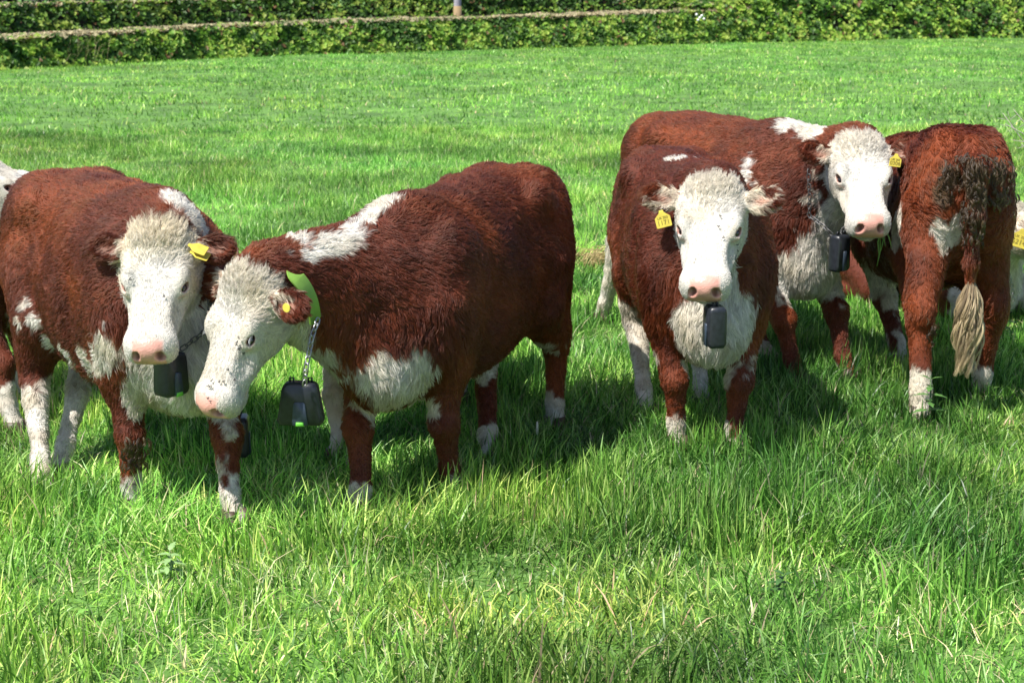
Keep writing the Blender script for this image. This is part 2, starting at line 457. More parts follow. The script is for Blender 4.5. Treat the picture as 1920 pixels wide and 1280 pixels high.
    ib, ih = inbox(Vb), inbox(Vh)
    cut = -.02
    kb = ~((sb > cut + .006) & ib); kh = (sh > cut - .006) & ih
    Qb = Qb[kb[Qb].any(1)]; Qh = Qh[kh[Qh].all(1)]
    V = np.concatenate([Vb, Vh]); Q = np.concatenate([Qb, Qh + len(Vb)])
    used = np.unique(Q); remap = np.full(len(V), -1); remap[used] = np.arange(len(used)); V = V[used]; Q = remap[Q]
    # ---- normals
    fn_ = np.cross(V[Q[:, 2]] - V[Q[:, 0]], V[Q[:, 3]] - V[Q[:, 1]])
    Nv = np.zeros_like(V)
    for c in range(4): np.add.at(Nv, Q[:, c], fn_)
    Nv = nrm(Nv)
    G = P.groups(V); names = list(G); reg = np.array([G[k_] for k_ in names]).argmin(0)
    isr = lambda pre: np.isin(reg, [i for i, k_ in enumerate(names) if k_.startswith(pre)])
    # soft rolls in the hide
    trunkish = np.clip((.02 - np.minimum(G['head'], G['ear'])) < 0, 0, 1) * 1.0
    V = V + Nv * (((fbm(V, 9, 3, seed) - .5) * .022) * trunkish)[:, None]
    regs = dict(head=isr('head'), ear=isr('ear'), leg=isr('leg'), tail=isr('tail'), neck=isr('neck'))
    hc = toh(V)
    ctx = dict(V=V, N=Nv, hc=hc, R=regs, sock=sock, patches=patches, seed=seed, ear_dark=ear_dark, headcol=headcol, EA=EA, tan=tan)
    if any(q[0] == 'p' for q in patches):
        tree = BVHTree.FromPolygons([Vector(v) for v in tow(V)], Q.tolist()); np_ = []
        for q in patches:
            if q[0] != 'p': np_.append(q); continue
            h_ = tree.ray_cast(Vector((0, 0, CAM_H)), Vector(ray(*q[1])).normalized())
            if h_[0] is not None: np_.append(('b', tol(np.array(h_[0])), (q[2],) * 3 if not hasattr(q[2], '__len__') else q[2]) + tuple(q[3:]))
        patches = np_; ctx['patches'] = patches
    col, bare, wet = coat(V, hc, regs, ctx)
    rough = np.where(wet > .5, .28, .75)
    body = mesh_np("body", V, Q, M_SKIN, root, col=col, extra={"rough": rough})
    # ---- parts
    for s in (1, -1):
        e = MB(); e.ball(fh((.197, s * .097, -.031)), .0236 * hk, 20, 12); e.build("eye", M_EYE, root)
        l = MB()
        for j in range(11):
            a = (j - 5) / 5.0; b = fh((.187 + a * .017, s * .113, -.003 - .004 * a * a)); t = fh((.201 + a * .020, s * .131, -.003))
            l.tube([b, (b + t) / 2 + Zt * .002, t], [.0010, .0009, .0004], 4)
        if lashes: l.build("eyelashes", M_LASH, root)
    for hq in hoofs:
        m = MB()
        for s in (1, -1):
            ring = []
            for z_, r_, xo in ((.0, .034, .018), (.03, .031, .010), (.055, .026, 0)):
                ring.append([(hq[0] + xo + r_ * 1.35 * math.cos(a), hq[1] + s * .026 + r_ * .72 * math.sin(a), z_ + .004) for a in np.linspace(0, 2 * math.pi, 10, endpoint=False)])
            Vv = [p for r_ in ring for p in r_]; F = [tuple(range(10))[::-1], tuple(range(20, 30))]
            for a in range(2):
                for b in range(10): F.append((a * 10 + b, a * 10 + (b + 1) % 10, (a + 1) * 10 + (b + 1) % 10, (a + 1) * 10 + b))
            m.add(Vv, F)
        m.build("hoof", M_HOOF, root)
    # ---- fur
    grow_fur(root, V, Q, Nv, hc, regs, ctx, nfur, P, curl, tuft, HA, hp, hk, tp, seed)
    tag(root, label, "cow", "Hereford cattle standing in the field")
    bvh = BVHTree.FromPolygons([Vector(v) for v in tow(V)], Q.tolist())
    return dict(root=root, tow=tow, tol=tol, fh=fh, toh=toh, bvh=bvh, HA=HA, W=W, sc=sc, EA=EA, hk=hk)

def coat(V, hc, regs, ctx):
    """fur colour at points: (n,3) colour, bare skin mask, wet mask"""
    seed = ctx['seed']; n = len(V)
    nz = fbm(V, 9, 3, seed) ; nf = fbm(V, 45, 2, seed + 5)
    tone = fbm(V, 5, 2, seed + 9)
    br = BROWN[None] * np.ones((n, 1))
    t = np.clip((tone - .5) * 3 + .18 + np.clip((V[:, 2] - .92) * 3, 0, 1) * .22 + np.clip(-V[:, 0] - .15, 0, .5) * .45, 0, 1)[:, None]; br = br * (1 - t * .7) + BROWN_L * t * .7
    t = np.clip((nz - .55) * 4, 0, 1)[:, None]; br = br * (1 - t * .5) + BROWN_D * t * .5
    wh = WHITE[None] * np.ones((n, 1)); t = np.clip((nz - .42) * 3, 0, 1)[:, None]; wh = wh * (1 - t * .55) + CREAM * t * .55; wh = wh * np.where(regs['head'], .86, 1.0)[:, None]; tp_ = (np.clip((.15 - hc[:, 0]) / .13 + (nz - .5) * 1.2, 0, 1) * regs['head'] * ctx.get('tan', .3))[:, None]; wh = wh * (1 - tp_) + np.array((.66, .55, .36)) * tp_
    m = np.full(n, -1.0)
    jit = (nf - .5) * .45 + (nz - .5) * np.where(regs['head'], .3, np.where(regs['leg'], 1.9, 1.0))
    head = regs['head']; hm = np.where(head, (hc[:, 0] + .22 * hc[:, 2] + .05) * 6, -1)
    hm = np.where(regs['neck'], (hc[:, 0] + .30 * hc[:, 2] - .01) * 6, hm)
    hm = np.where(hc[:, 0] > .03, np.where(head, 1, hm), hm)
    hm = np.where(regs['ear'], -1, hm)
    near_head = (np.abs(hc) < .6).all(1)
    m = np.maximum(m, np.where(near_head & ~regs['leg'] & ~regs['tail'], hm, -1))
    for i, k in enumerate(ctx['sock']):
        s = 1 if i % 2 == 0 else -1; fr = i < 2
        sel = regs['leg'] & (V[:, 1] * s > 0) & ((V[:, 0] > -.05) == fr)
        m = np.where(sel, np.maximum(m, (k - V[:, 2]) * 6), m)
    mudm = np.zeros(n)
    for pt in ctx['patches']:
        if len(pt) > 3 and pt[3] == 'mud':
            q = (V - np.array(pt[1])) / np.array(pt[2]); mudm = np.maximum(mudm, np.clip((1.15 - np.sqrt((q ** 2).sum(1)) + (nz - .5) * 1.6 + (nf - .5) * .8) * 2.5, 0, 1)); continue
        fr, c, r = pt[:3]; sgn = pt[3] if len(pt) > 3 else 1
        q = ((hc if fr == 'h' else V) - np.array(c)) / np.array(r); d = 1 - np.sqrt((q ** 2).sum(1))
        d = d * min(r) * 9
        if fr == 'h': d = np.where(regs['leg'], -1, d)
        m = np.maximum(m, d) if sgn > 0 else np.minimum(m, -d)
    w = np.clip((m + jit) * 6 + .5, 0, 1)[:, None]
    col = br * (1 - w) + wh * w
    dirt = np.clip((fbm(V, 16, 2, seed + 12) - .38) * 3, 0, 1)[:, None] * (regs['leg'] | (V[:, 2] < .5))[:, None] * w * .55
    col = col * (1 - dirt) + np.array((.30, .235, .145)) * dirt
    mt_ = (mudm * .88)[:, None]; col = col * (1 - mt_) + MUD * (.45 + 1.1 * nf[:, None]) * mt_
    # ears: brown or pale backs, pink insides
    for s, (b, ax), dk in zip((1, -1), ctx['EA'], ctx['ear_dark']):
        e = (hc - b) @ ax.T; sel = regs['ear'] & (hc[:, 1] * s > 0)
        ww = np.clip(((.5 - dk) * 1.2 + (nf - .5) * 1.6 + (.05 - e[:, 0]) * 9 * dk) * 3 + .5, 0, 1)[:, None]
        c2 = br * .8 * (1 - ww) + np.array((.62, .50, .36)) * ww
        inner = sel & (e[:, 2] > -.004) & (np.abs(e[:, 1]) < .040) & (e[:, 0] > .02)
        col = np.where(sel[:, None], c2, col)
        pin = np.clip(1.3 - np.sqrt(((e[:, 0] - .07) / .038) ** 2 + ((e[:, 1]) / .020) ** 2) + (nf - .5) * 1.5, 0, 1)[:, None] * .75
        wi = np.clip((.55 - dk + (nf - .5) * 1.5 + (.06 - e[:, 0]) * 6) * 4 + .5, 0, 1)[:, None]; ic = (np.array((.62, .54, .42)) * wi + br * (1 - wi)) * (1 - pin) + np.array((.46, .22, .15)) * pin
        col = np.where((inner)[:, None], ic, col)
    # pink nose, lips, eye rims
    a, y, z = hc[:, 0], np.abs(hc[:, 1]), hc[:, 2]
    nose = np.clip(np.minimum(((a + .50 * z) - .430) * 60, (.058 + .15 * np.clip(-z - .02, 0, .06) - y) * 90) + .4 + (nf - .5) * .5, 0, 1) * head
    nose = np.where((z < -.090) | (a < .40), 0, nose)
    lip = np.clip(1 - np.abs(z + .118) / .010, 0, 1) * (a > .36) * head * .7
    er = np.sqrt(((a - .197) / 1.5) ** 2 + (z + .013) ** 2 + (y - .113) ** 2)
    eye = np.clip((.0200 - er) / .005, 0, 1) * head
    tear = np.clip(1 - np.sqrt(((a - .235) / .03) ** 2 + ((z + .030) / .010) ** 2), 0, 1) * head * (y > .09) * .5
    k = np.clip(np.maximum(np.maximum(nose, lip), np.maximum(eye, tear)), 0, 1)[:, None]
    pk = PINK * (.82 + .36 * nf[:, None])
    lp = np.clip(1 - np.abs(z + .118) / .007, 0, 1) * (a > .38) * head; pk = pk * (1 - .6 * lp[:, None]); col = col * (1 - k) + pk * k
    rim = np.clip((.0165 - er) / .003, 0, 1)[:, None] * head[:, None]; col = col * (1 - .75 * rim) + np.array((.16, .07, .055)) * .75 * rim
    nost = np.clip(1 - np.sqrt(((a - .472) / .026) ** 2 + ((y - .045) / .017) ** 2 + ((z + .040) / .027) ** 2), 0, 1) * head
    col = col * (1 - .75 * np.clip(nost * 3, 0, 1)[:, None]) + np.array((.10, .03, .025)) * .75 * np.clip(nost * 3, 0, 1)[:, None]
    if ctx.get('headcol') is not None: col = ctx['headcol'](col, V, hc, regs, nz, nf)
    bare = np.clip(np.maximum(nose, eye), 0, 1)
    return col, bare, nose

def grow_fur(root, V, Q, Nv, hc, regs, ctx, n, P, curl, tuft, HA, hp, hk, tp, seed):
    r = np.random.default_rng(100 + seed)
    T = np.concatenate([Q[:, [0, 1, 2]], Q[:, [0, 2, 3]]])
    area = np.linalg.norm(np.cross(V[T[:, 1]] - V[T[:, 0]], V[T[:, 2]] - V[T[:, 0]]), axis=1) / 2
    hd = regs['head'][T[:, 0]] | regs['ear'][T[:, 0]]
    w = area * np.where(hd, 2.6, 1.0)
    def sample(m):
        f = r.choice(len(T), m, p=w / w.sum()); a, b = r.random(m), r.random(m); s = a + b > 1; a[s], b[s] = 1 - a[s], 1 - b[s]
        c = 1 - a - b; t = T[f]
        mix = lambda A: A[t[:, 0]] * c[:, None] + A[t[:, 1]] * a[:, None] + A[t[:, 2]] * b[:, None]
        return mix(V), nrm(mix(Nv)), mix(hc), {k_: v[t[:, 0]] for k_, v in regs.items()}
    p, nn, h, rg = sample(n)
    c2 = dict(ctx); col, bare, wet = coat(p, h, rg, c2)
    keep = bare < .35
    # nostril / mouth / inner eye stay bare
    p, nn, h, col = p[keep], nn[keep], h[keep], col[keep]; rg = {k_: v[keep] for k_, v in rg.items()}
    m = len(p); X, Y, Z = HA
    def style(p, nn, h, rg):
        """comb direction, length, lift, wave"""
        fl = np.tile(np.array((-1.0, 0, -.55)), (len(p), 1))
        fl[rg['leg']] = (-.25, 0, -1); fl[rg['tail']] = (-.1, 0, -1)
        nk = rg['neck']; fl[nk] = (-.8, 0, -.7)
        brisk = (p[:, 0] > .35) & (p[:, 2] < .75) & ~rg['leg']; fl[brisk] = (-.15, 0, -1.)
        hd = rg['head']
        sgn = np.clip((h[:, 0] - .15) * 9, -1, 1)
        hf = sgn[:, None] * X + (np.clip(h[:, 1] * 6, -1, 1) * .6)[:, None] * Y - (np.clip(np.abs(h[:, 1]) * 8 - .5, 0, 1) * .5)[:, None] * Z
        fl[hd] = hf[hd]
        er = rg['ear']; ef = np.sign(h[:, 1])[:, None] * Y * 1.0 + .55 * X - .2 * Z
        fl[er] = ef[er]
        wob = np.stack([vnoise(p, 14, 21 + seed), vnoise(p, 14, 22 + seed), vnoise(p, 14, 23 + seed)], 1) - .5
        wob2 = np.stack([vnoise(p, 40, 31 + seed), vnoise(p, 40, 32 + seed), vnoise(p, 40, 33 + seed)], 1) - .5
        amp = np.where(hd | er, .45, 1.05 * curl)[:, None]
        fl = nrm(fl) + wob * amp + wob2 * amp * .9
        fl = nrm(fl - nn * (fl * nn).sum(1, keepdims=True))
        L = np.full(len(p), .021); lift = np.full(len(p), .22)
        L[rg['leg']] = .017; L[rg['leg'] & (p[:, 2] < .3)] = .012
        L[rg['tail']] = .024
        bl = (p[:, 2] < .50) & ~rg['leg'] & ~hd; L[bl] = .036
        L[brisk] = .034
        top = (nn[:, 2] > .75) & ~hd & ~er & ~rg['leg']; L[top] = .023; lift[top] = .32
        L[hd] = .010; lift[hd] = .07
        L[hd & (h[:, 0] < .13)] = .016; lift[hd & (h[:, 0] < .13)] = .15
        pl = hd & (h[:, 0] < .06) & (np.abs(h[:, 1]) < .10) & (h[:, 2] > -.05); L[pl] = .028 * tuft; lift[pl] = .28
        L[hd & (h[:, 0] > .36)] = .007
        lift[er] = .22; L[er] = .014
        for s, (b, ax) in zip((1, -1), ctx['EA']):
            e = (h - b) @ ax.T; sel = er & (h[:, 1] * s > 0)
            edge = sel & ((np.abs(e[:, 1]) > .030) | (e[:, 2] > -.002)); L[edge] = .026; lift[edge] = .36
        ec = np.sqrt(((h[:, 0] - .197) / 1.5) ** 2 + (h[:, 2] + .013) ** 2 + (np.abs(h[:, 1]) - .113) ** 2)
        ny = hd & (ec < .045); L[ny] = .004; lift[ny] = .15
        return fl, L, lift
    fl, L, lift = style(p, nn, h, rg)
    L = L * (.65 + .7 * r.random(m)) 
    # stray long hairs
    stray = r.random(m) < .02; L[stray] *= 1.6; lift[stray] += .25
    K = 5; s = np.linspace(0, 1, K)[None, :, None]
    def path(p, nn, fl, L, lift):
        d0 = nrm(nn * (lift * 1.5)[:, None] + fl * .8); d1 = nrm(nn * (lift * .35)[:, None] + fl)
        return p[:, None] + L[:, None, None] * (d0[:, None] * s * (1 - .5 * s) + d1[:, None] * (.5 * s * s))
    C = path(p, nn, fl, L, lift)
    # clumps
    nc = max(60, n // 11); cp, cn, ch_, crg = sample(nc)
    cfl, cL, cl = style(cp, cn, ch_, crg)
    kd = KDTree(nc)
    for i, v in enumerate(cp): kd.insert(v, i)
    kd.balance(); own = np.fromiter((kd.find(v)[1] for v in p), int, m)
    cL = cL * 1.15 * (.8 + .4 * r.random(nc)); cfl = nrm(cfl + (r.random((nc, 3)) - .5) * .7)
    CP = path(cp, cn, cfl, cL, cl + .05)
    # curl of the clump
    ph = r.random(nc) * 6.28; side = np.cross(cfl, cn)
    top_ = crg['head'] & (ch_[:, 0] < .11) & (ch_[:, 2] > -.08); ca = np.where(top_, .34, .16 * curl) * cL; cf = np.where(top_, 8.0, 5.0)[:, None]
    sw = (np.sin(ph[:, None] + s[..., 0] * cf) - np.sin(ph)[:, None]); cw = (np.cos(ph[:, None] + s[..., 0] * cf) - np.cos(ph)[:, None]) * top_[:, None]
    CP = CP + side[:, None] * (sw * ca[:, None])[..., None] + cn[:, None] * (cw * ca[:, None] * .6)[..., None]
    f = (.45 * s ** 1.2)
    hdm = (rg['head'] & (h[:, 0] > .11))[:, None, None]; f = np.where(hdm, f * .6, f)
    C = C * (1 - f) + CP[own] * f
    C[:, 1:] += (r.random((m, K - 1, 3)) - .5) * .0016
    # ground line
    rad = np.where(rg['head'] | rg['ear'], .0008, .0011)[:, None] * (.75 + .5 * r.random((m, 1))) * np.array((1.0, .95, .8, .55, .15))[None]
    jl = (.72 + .56 * r.random((m, 1))) * (.80 + .4 * r.random(nc)[own])[:, None]
    curves_np("fur", C, rad, np.clip(col * jl, 0, .9), M_FUR, root)

def scast(px, py, cows, off=.02):
    """nearest hide point behind a photo pixel, lifted off towards the sun side"""
    d = Vector(ray(px, py)).normalized(); best = None
    for c in cows:
        hit = c['bvh'].ray_cast(Vector((0, 0, CAM_H)), d)
        if hit[0] is not None and (best is None or hit[3] < best[3]): best = hit
    if best is None: return None
    return np.array(best[0] + best[1] * off), np.array(best[1])
NF = lambda n: int(n * 1); GSCALE = 1; HS = 1
# ------------------------------------------------------------------ the herd
def gp(px, py):
    d = ray(px, py); t = -CAM_H / d[2]; return d * t + np.array((0, 0, CAM_H))
COWS = {}
BELLY = ('b', (-.10, 0, .35), (.46, .22, .08))
BRISK = ('b', (.66, 0, .52), (.26, .24, .20))
COWS['B'] = make_cow("cow", (-1.412, 5.42), math.atan2(-.80, .575), 1.0, at(298, 448, 4.93), at(272, 675, 4.65), hs=.87, legs=[gp(440, 985), gp(243, 958), gp(112, 900), gp(82, 930)],
    ears=((.05, -.1), (.02, -.15)), patches=[BELLY, BRISK, ('p', (350, 385), .075), ('p', (372, 410), .07), ('p', (325, 365), .045), ('p', (50, 570), .040), ('p', (62, 600), .05), ('p', (35, 605), .035), ('p', (90, 640), .055), ('p', (125, 665), .05), ('p', (165, 680), .05), ('p', (195, 600), .022), ('p', (192, 640), .035), ('p', (190, 680), .05), ('p', (250, 845), .05, 'mud'),
        ('w', at(262, 760, 4.95), (.07, .06, .24)), ('b', (.5, .1, .62), (.2, .14, .2))],
    sock=(.17, .13, .30, .34), seed=1, nfur=NF(115000), curl=1.0, tuft=1.5, tan=.75, ear_dark=(.75, .75), label="shaggy cow facing the camera at the left edge with curly cream poll")
COWS['C'] = make_cow("cow", (-.25, 5.53), math.atan2(-.91, -.43), 1.0, at(458, 530, 4.80), at(392, 724, 4.67), hs=.90, lashes=True, legs=[gp(850, 925), gp(675, 965), gp(1038, 805), gp(912, 880)],
    ears=((-.05, .16), (.0, -.1)), patches=[('b', (-.1, 0, .36), (.5, .20, .07)), ('w', at(748, 705, 5.0), (.13, .16, .10)), ('p', (722, 376), .035), ('p', (705, 392), .045), ('p', (680, 412), .048), ('p', (655, 435), .052), ('p', (625, 455), .052), ('p', (595, 468), .035), ('p', (608, 402), .03), ('p', (580, 425), .035), ('p', (560, 450), .035), ('p', (538, 472), .03), ('p', (575, 478), .04), ('p', (640, 446), .05), ('w', at(592, 640, 4.85), (.05, .08, .10)), ('w', at(600, 690, 4.9), (.10, .10, .035))],
    sock=(.03, .07, .12, .14), fat=.95, wdrop=.035, seed=2, nfur=NF(150000), ear_dark=(.65, .6), label="cow side on in the middle with lowered white head and green neck strap")
COWS['E'] = make_cow("cow", (.75, 6.19), math.atan2(-1, .08), 1.0, at(1335, 354, 5.62), at(1320, 540, 5.30), hs=.94, legs=[gp(1375, 850), gp(1268, 838), gp(1315, 770), gp(1212, 785)],
    ears=((.35, .1), (.30, .05)), patches=[BELLY, ('b', (.66, 0, .52), (.24, .25, .17)), ('w', at(1275, 290, 6.3), (.04, .05, .04))],
    sock=(.14, .09, .4, .4), fat=.89, seed=3, nfur=NF(115000), ear_dark=(.30, .45), label="cow facing straight at the camera with fluffy pale chest and tag under one ear")
COWS['F'] = make_cow("cow", (1.14, 7.40), R(-62), 1.06, at(1613, 272, 6.62), at(1634, 418, 6.27), hs=.90, legs=[np.array((1.60, 6.87, 0)), np.array((1.33, 6.74, 0)), gp(1450, 690), np.array((.50, 8.15, 0))],
    ears=((.35, -.1), (.35, .05)), patches=[BELLY, ('b', (.54, 0, .48), (.20, .21, .15)), ('p', (1488, 232), .075), ('p', (1518, 240), .06), ('p', (1530, 246), .05), ('p', (1402, 305), .045), ('p', (1395, 330), .05)],
    sock=(.05, .05, .3, .55), seed=4, nfur=NF(115000), ear_dark=(.8, .8), label="cow with head raised and green grass stems hanging from its mouth")
COWS['G'] = make_cow("cow", (1.955, 7.10), R(89), 1.10, (2.10, 8.15, .95), (2.0, 8.45, .62), legs=[gp(1690, 690), None, gp(1725, 785), gp(1835, 740)],
    patches=[BELLY, ('b', (.70, 0, .60), (.26, .24, .20)), ('p', (1762, 435), .032), ('p', (1780, 450), .035), ('p', (1797, 430), .035), ('p', (1802, 405), .025), ('p', (1683, 410), .04), ('p', (1680, 440), .05), ('p', (1754, 605), .008), ('p', (1785, 330), .055, 'mud'), ('p', (1768, 365), .045, 'mud'), ('p', (1822, 320), .05, 'mud'), ('p', (1825, 370), .05, 'mud'), ('p', (1825, 420), .035, 'mud'), ('p', (1872, 320), .055, 'mud'), ('p', (1880, 370), .05, 'mud'), ('p', (1750, 615), .035, 'mud')],
    tail=[(-.70, 0, 1.05), (-.79, 0, .99), (-.80, .0, .80), (-.785, -.005, .62), (-.78, -.01, .50)],
    sock=(.1, .1, .15, .12), seed=5, nfur=NF(115000), curl=1.15, fat=.72, wdrop=.13, label="dirty brown cow seen from behind with a matted rump and long pale curly tail switch")
COWS['A'] = make_cow("cow", (-2.58, 6.35), R(-4), .98, (-2.21, 6.22, 1.09), (-1.78, 6.15, .94), legs=[None, gp(25, 815), None, None],
    ears=((.0, -.2), (-.25, -.1)), patches=[BELLY, BRISK], sock=(.2, .22, .2, .2), seed=6, nfur=NF(45000), label="cow mostly hidden, its white eye showing above the shaggy back of another")
COWS['D'] = make_cow("cow", (-.50, 6.14), R(-110), .82, (-.93, 5.50, .69), (-1.08, 5.36, .40), hs=.85, legs=[gp(655, 880), gp(632, 862), None, None],
    patches=[BELLY, ('b', (.66, 0, .52), (.3, .3, .26))], sock=(.27, .5, .3, .3), seed=7, nfur=NF(45000), label="cow grazing behind the one with the green strap, only pale forelegs and throat showing")
COWS['H'] = make_cow("cow", (2.46, 8.60), R(-63), 1.0, at(1915, 395, 7.95), at(2050, 475, 7.88), lying=True, trunk_dz=-.33, ears=((.0, 0), (-.1, -.1)),
    patches=[('b', (.60, 0, .25), (.30, .40, .36))], sock=(0, 0, 0, 0), seed=8, nfur=NF(40000), label="cow lying in the grass at the right edge, pale throat and yellow tagged ear showing")
# ------------------------------------------------------------------ collars, tags, flies
def surf(c, px, py, off=.03, Y=None):
    q = scast(px, py, [c], off)
    if q is None: return at(px, py, Y if Y else 5)
    return q[0] - ray(px, py) / np.linalg.norm(ray(px, py)) * .012
M_DULL = mat_plain('dull_chain', (.14, .14, .145), .5, .5, metal=.6, noise=.4, nscale=50)
def chain(pts, parent, link_len=.030, r=.0029, name="chain", mat=None):
    pts = [np.asarray(p, float) for p in pts]; seg = np.array([np.linalg.norm(b - a) for a, b in zip(pts, pts[1:])]); cum = np.concatenate([[0], np.cumsum(seg)])
    n = max(2, int(cum[-1] / (link_len * .74))); mb = MB()
    P = np.array(pts); f = lambda t: np.array([np.interp(t, cum, P[:, i]) for i in range(3)])
    for i in range(n):
        t0 = cum[-1] * i / n; c = f(t0 + cum[-1] * .5 / n); d = nrm(f(min(cum[-1], t0 + cum[-1] / n)) - f(t0))
        u = nrm(np.cross(d, (0.3, 1, .05))); v = np.cross(d, u)
        w = (u * .94 + v * .34) if i % 2 else (v * .9 - u * .42)
        loop = []
        for a in np.linspace(0, 2 * math.pi, 14, endpoint=False):
            e = (link_len / 2 - link_len * .27) * np.sign(math.cos(a)); loop.append(c + d * (e + link_len * .27 * math.cos(a)) + w * link_len * .27 * math.sin(a))
        mb.tube(loop, r, 6, True)
    return mb.build(name, mat or M_STEEL, parent)
def squircle(w0, w1, h, r=.22, n=7):
    """trapezoid with rounded corners: top width w0, bottom width w1"""
    cs = [(-w1 / 2, -h / 2), (w1 / 2, -h / 2), (w0 / 2, h / 2), (-w0 / 2, h / 2)]; out = []
    for i in range(4):
        p = np.array(cs[i]); a = np.array(cs[i - 1]); b = np.array(cs[(i + 1) % 4]); k = r * min(w0, h)
        s, e = p + nrm(a - p) * k, p + nrm(b - p) * k
        for t in np.linspace(0, 1, n): out.append((1 - t) ** 2 * s + 2 * t * (1 - t) * p + t * t * e)
    return out
def box(parent, c, yaw, w0, w1, h, d, tilt=0, clip=True, clip_side=0):
    """collar battery housing: wide face looks along yaw"""
    f = np.array((math.cos(yaw), math.sin(yaw), 0)); s = np.array((-f[1], f[0], 0)); u = np.array((0, 0, 1.0))
    u, s = u * math.cos(tilt) + s * math.sin(tilt), s * math.cos(tilt) - u * math.sin(tilt)
    c = np.asarray(c); M = lambda a, b, q: c + s * a + u * b + f * q
    m = MB(); m.extrude(squircle(w0, w1, h), M, -d / 2, d / 2, .010)
    lugs = [m.tube([M(x, h / 2 - .006, 0), M(x, h / 2 + .014, 0), M(x + .012, h / 2 + .014, 0), M(x + .012, h / 2 - .006, 0)], .004, 6) for x in (-w0 * .3, w0 * .25)]
    case = m.build("battery_case", M_BLACK, parent)
    for sd in (1, -1):
        M2 = lambda a, b, q: c + s * a + u * b + f * q
        o = [(-w1 * .17, -h * .47), (w1 * .17, -h * .47), (w1 * .125, h * .02), (w1 * .09, h * .07), (-w1 * .09, h * .07), (-w1 * .125, h * .02)]
        p = MB(); a0, a1 = (d / 2 - .004, d / 2 + .004) if sd > 0 else (-d / 2 - .004, -d / 2 + .004)
        p.extrude(o, M2, a0, a1, .002); p.build("front_panel", M_PANEL, case)
    if clip:
        p = MB(); p.extrude([(-.014, -h * .5 + .001), (.014, -h * .5 + .001), (.012, -h * .5 + .015), (-.012, -h * .5 + .015)], M, d / 2 - .002, d / 2 + .0075, .002); p.build("clip", M_LIME, case)
    return case
def ribbon(pts, nrms, width, parent, mat, name, th=.006):
    V = []; F = []; n = len(pts)
    for i in range(n):
        a = pts[max(0, i - 1)]; b = pts[min(n - 1, i + 1)]; t = nrm(b - a); w = nrm(np.cross(t, nrms[i]))
        k = width / 2 * (1 if 0 < i < n - 1 else .62)
        V += [pts[i] + w * k, pts[i] - w * k, pts[i] - w * k + nrms[i] * th, pts[i] + w * k + nrms[i] * th]
        if i:
            for q in range(4): F.append(((i - 1) * 4 + q, (i - 1) * 4 + (q + 1) % 4, i * 4 + (q + 1) % 4, i * 4 + q))
    F += [(3, 2, 1, 0), tuple((n - 1) * 4 + q for q in range(4))]
    return MB().add(V, F).build(name, mat, parent, smooth=False)
def neck_ring(c, back=.30, off=.028):
    """function angle -> (point, outward) round the neck; 0 = top, + = the cow's left"""
    a = c['tow'](c['fh']((-.03, 0, -.10))); b = c['tow'](np.array((.30, 0, .80))); ctr = a + (b - a) * back; n = nrm(a - b)
    up = np.array((0, 0, 1.0)); up = nrm(up - n * (up @ n)); sd = np.cross(up, n)
    fwd = c['W'] @ np.array((1.0, 0, 0)); left = np.cross((0, 0, 1.0), fwd)
    if sd @ left < 0: sd = -sd
    def f(q):
        d = up * math.cos(q) + sd * math.sin(q); h = c['bvh'].ray_cast(Vector(ctr + d * .45), Vector(-d), .45)
        return (np.array(h[0]) + d * off, d) if h[0] is not None else (ctr + d * .15, d)
    return f, ctr
def collar(key, label, back, off, a0=60, box_kw=None, chain_px=None, strap=True, far=True, strap_mat=None, strap_px=None):
    c = COWS[key]; f, ctr = neck_ring(c, back, off)
    root = empty("tracking_collar", tuple(ctr)); inv = lambda p: np.asarray(p) - ctr
    tag(root, label, "collar", "tracking collars worn by the cattle")
    st = [f(R(a)) for a in np.linspace(-a0, a0, 17)]
    if strap_px:
        ys = np.array([surf(c, x, y, .026)[1] for x, y in strap_px]); ii = np.arange(len(ys)); k2 = np.abs(ys - np.median(ys)) < .12; cf_ = np.polyfit(ii[k2], ys[k2], 1)
        sp_ = [inv(at(x, y, np.polyval(cf_, i) - .012 * (1 - ((i - 2) / 4) ** 2))) for i, (x, y) in enumerate(strap_px)]
        top_a = [f(R(a)) for a in ()]; pts = sp_ + [sp_[-1] + np.array(q) for q in ((-.012, .03, -.004),)]
        nn_ = [nrm(p + ctr - (ctr + np.array((0, 0, -.05)))) for p in pts]
        tt = np.linspace(0, len(pts) - 1, 33); ker = np.hanning(9)[1:-1]; ker /= ker.sum(); fine = lambda A: np.stack([np.convolve(np.pad(np.interp(tt, range(len(A)), np.array(A)[:, q]), 3, mode='edge'), ker, 'valid') for q in range(3)], 1)
        sm = fine(pts); nn_ = nrm(fine(nn_))
        ribbon(sm, nn_, .060, root, M_GREEN, 'neck_strap')
    elif strap: ribbon([inv(p) for p, _ in st], [d for _, d in st], .052, root, strap_mat or M_GREEN, "neck_strap")
    bc = np.asarray(box_kw['c']) if box_kw else None
    for s in (1, -1):
        if chain_px and chain_px[0] == s:
            pts = [inv(p) for p in chain_px[1]]
        else:
            if not far: continue
            pts = [inv(f(R(s * a))[0]) for a in np.linspace(a0 - 4, 150, 8)]
        if bc is not None: pts = pts + [inv(bc + np.array((0, 0, box_kw['h'] / 2)))] if not (chain_px and chain_px[0] == s) else pts
        chain(pts, root, r=.0029 if key == 'C' else .0024, mat=M_STEEL if key in 'CH' else M_DULL)
    if box_kw:
        k = dict(box_kw); k['c'] = inv(bc); box(root, **k)
    return root
C = COWS
M_STRAP = mat_plain('brown_strap', (.05, .016, .010), .7)
BZ = dict(w0=.112, w1=.160, h=.146, d=.060)
top = surf(C['C'], 588, 590, .040)
